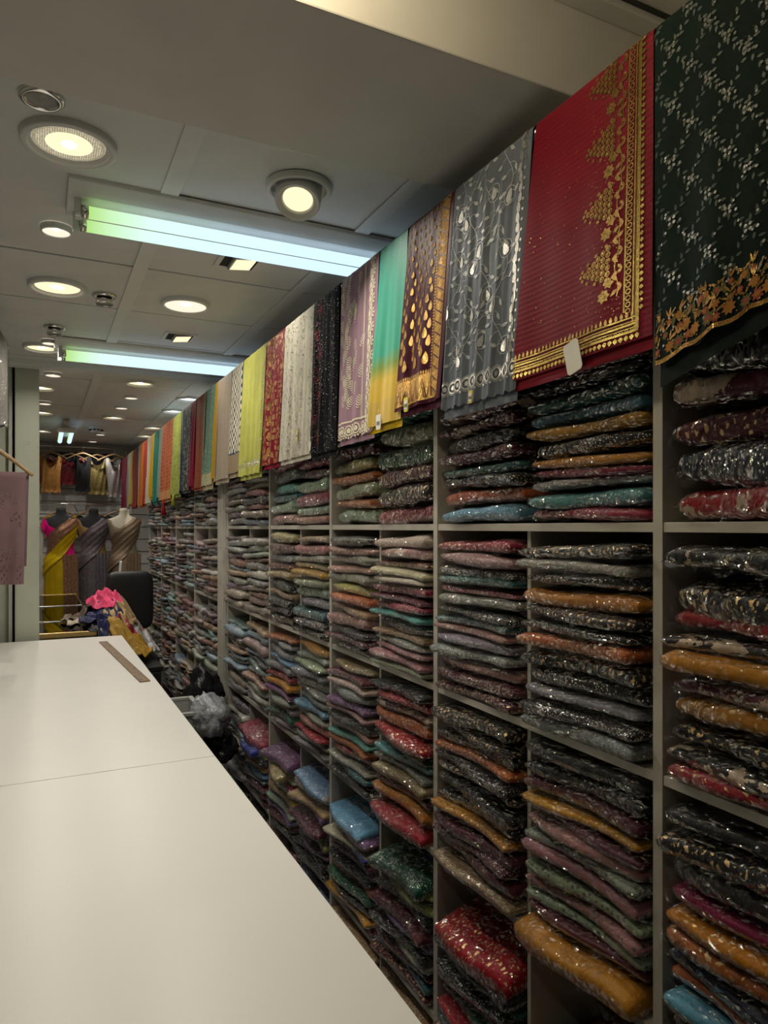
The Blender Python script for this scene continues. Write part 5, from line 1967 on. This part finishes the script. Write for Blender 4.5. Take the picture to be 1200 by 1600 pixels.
def pad(x0, x1, y0, y1, z0, z1, n=14):
    m = MB()
    P = np.zeros((n * 2, n, 3))
    for i in range(n * 2):
        a_ = 2 * PI * i / (n * 2)
        for j in range(n):
            b_ = -PI / 2 + PI * j / (n - 1)
            f = lambda q, e: math.copysign(abs(q) ** e, q)
            P[i, j] = ((x0 + x1) / 2 + (x1 - x0) / 2 * f(math.cos(a_), .35) * f(math.cos(b_), .35), (y0 + y1) / 2 + (y1 - y0) / 2 * f(math.sin(a_), .35) * f(math.cos(b_), .35), (z0 + z1) / 2 + (z1 - z0) / 2 * f(math.sin(b_), .35))
    return m.grid(P, True)


pad(.52, .92, 6.50, 6.60, .72, 1.235).build('backrest', M['black'], ch)
pad(.50, .92, 6.08, 6.52, .44, .54).build('seat', M['black'], ch)
MB().tube([(.72, 6.52, .46), (.72, 6.64, .52), (.72, 6.62, .8)], .018).build('back_bracket', M['black'], ch)
MB().cyl((.71, 6.3, .08), (.71, 6.3, .45), .025).build('column', M['chrome'], ch)
for k in range(5):
    a_ = 2 * PI * k / 5 + .3
    e = Vector((.71 + .22 * math.cos(a_), 6.3 + .22 * math.sin(a_), .055))
    MB().tube([(.71, 6.3, .10), ((.71 + e.x) / 2, (6.3 + e.y) / 2, .085), e], .018).build('leg', M['black'], ch)
    MB().cyl(e + Vector((0, -.012, -.03)), e + Vector((0, .012, -.03)), .025).build('castor', M['black'], ch)



def heap_z(x, y):
    g = math.exp(-((((x - .47) / .26) ** 2 + ((y - 5.85) / .42) ** 2) ** 1.3))
    z = bz + .012 + .42 * g
    if x < gx1 + .02: z = max(z, gz + .012)
    return z


HEAP = [  # centre x, y, radius, colour, label; from the lowest to the uppermost
    (.50, 5.45, .20, (.012, .012, .016), 'black cloth at the bottom of the heap'),
    (.33, 5.95, .15, (.16, .12, .09), 'taupe cloth at the back of the heap'),
    (.38, 5.52, .15, (.44, .37, .28), 'cream cloth hanging over the side of the heap'),
    (.70, 5.72, .14, (.40, .40, .41), 'silver grey cloth on the side of the heap by the shelves'),
    (.50, 6.08, .17, (.04, .022, .02), 'dark brown sequinned cloth near the chair'),
    (.62, 5.52, .14, (.26, .012, .025), 'dark red cloth folded into the heap'),
    (.58, 5.76, .19, (.40, .28, .14), 'beige cloth in the heap behind the navy one'),
    (.44, 5.55, .15, (.018, .02, .08), 'navy printed cloth in the middle of the heap'),
    (.66, 6.10, .15, (.28, .04, .03), 'red patterned cloth on top of the heap by the chair'),
    (.61, 5.40, .125, (.36, .21, .035), 'shiny mustard gold cloth bundle at the edge of the heap'),
    (.44, 5.76, .12, (.72, .07, .17), 'bright pink cloth on top of the heap')]
for k, (cx, cy, rr, c_, lab) in enumerate(HEAP):
    nr, na = 26, 72
    P = np.zeros((na, nr, 3))
    da = k * 1.9
    for i in range(na):
        a_ = 2 * PI * i / na
        edge = rr * (1 + .25 * math.sin(2 * a_ + k) + .16 * math.sin(3 * a_ + 2.1 * k) + .08 * math.sin(7 * a_ + k))
        for j in range(nr):
            q = (j + .02) / (nr - 1)
            x, y = cx + edge * q * math.cos(a_), cy + edge * q * math.sin(a_) * 1.15
            u = (x - cx) * math.cos(da) + (y - cy) * math.sin(da)
            n0 = mnoise.fractal(Vector((x * 9, y * 9, k * 3.1)), 1.0, 2.0, 3)
            fold = 1 - abs(math.sin(u * 42 + 3.0 * n0 + k))
            P[i, j] = (x, y, heap_z(x, y) + .010 + .006 * k + .035 * fold * (.5 + .5 * n0 + .3) + .030 * n0 * (1 - q * .5) - .012 * q ** 4 + (.05 * (1 - q * q) if 'bundle' in lab else 0))
    on_glass = P[:, :, 0] < gx1 + .02
    P[:, :, 2] = np.where(on_glass, np.maximum(P[:, :, 2], gz + .006 + .001 * k), np.maximum(P[:, :, 2], bz - .25))
    ctr_ = (cx, cy, float(P[:, :, 2].min()))
    m = MB().grid(P, True)
    m.v = [(p[0] - ctr_[0], p[1] - ctr_[1], p[2] - ctr_[2]) for p in m.v]
    o = m.build('heaped_cloth', fabric('heap cloth %d' % k, c_, .45, .3, var=.35), None)
    o.location = ctr_
    sm = o.modifiers.new('thickness', 'SOLIDIFY'); sm.thickness = .003
    tag(o, lab, 'cloth', 'heap of loose cloth')

# tub with bags in the aisle
tb = thing('plastic_tub', 'pale grey plastic tub standing in the aisle beside the counter', 'tub', (.70, 3.75, 0))
x0, x1, y0, y1, zt_ = .56, .76, 3.66, 4.00, .66
for nm, bb in (('side', (x0, x0 + .008, y0, y1)), ('side', (x1 - .008, x1, y0, y1)), ('end', (x0 + .008, x1 - .008, y0, y0 + .008)), ('end', (x0 + .008, x1 - .008, y1 - .008, y1))):
    box_part(nm, M['crate'], tb, *bb, .02, zt_, bevel=.002)
box_part('bottom', M['crate'], tb, x0, x1, y0, y1, 0, .02)
for bb in ((x0 - .016, x0 + .010, y0 - .016, y1 + .016), (x1 - .010, x1 + .016, y0 - .016, y1 + .016), (x0 + .01, x1 - .01, y0 - .016, y0 + .010), (x0 + .01, x1 - .01, y1 - .01, y1 + .016)):
    box_part('rim', M['crate'], tb, *bb, zt_ - .002, zt_ + .018, bevel=.004)
for k, (px, py, X, r3, c_, lab) in enumerate(((318, 1083, .86, (.10, .13, .14), (.015, .015, .018), 'black bag with white print standing by the shelves'), (325, 1120, .80, (.11, .15, .12), (.40, .42, .44), 'white crumpled plastic bag beside the tub'), (340, 1165, .87, (.10, .14, .10), (.02, .02, .025), 'black crinkled plastic bag low beside the shelves'))):
    Yv = rail_y(px, X); d = Yv * CT + X * ST
    o = MB().grid(blob(k + 30, *r3, 36, 24, .7, 1.8), True).build('plastic_bag', surf('carrier bag film %d' % k, c_, .22, var=.3, vscale=20, bscale=30, bstr=1.0, bdist=.01), None)
    o.location = (X, Yv, EYE + (824 - py) / FPX * d)
    tag(o, lab, 'bag', 'bags in the aisle by the shelves')
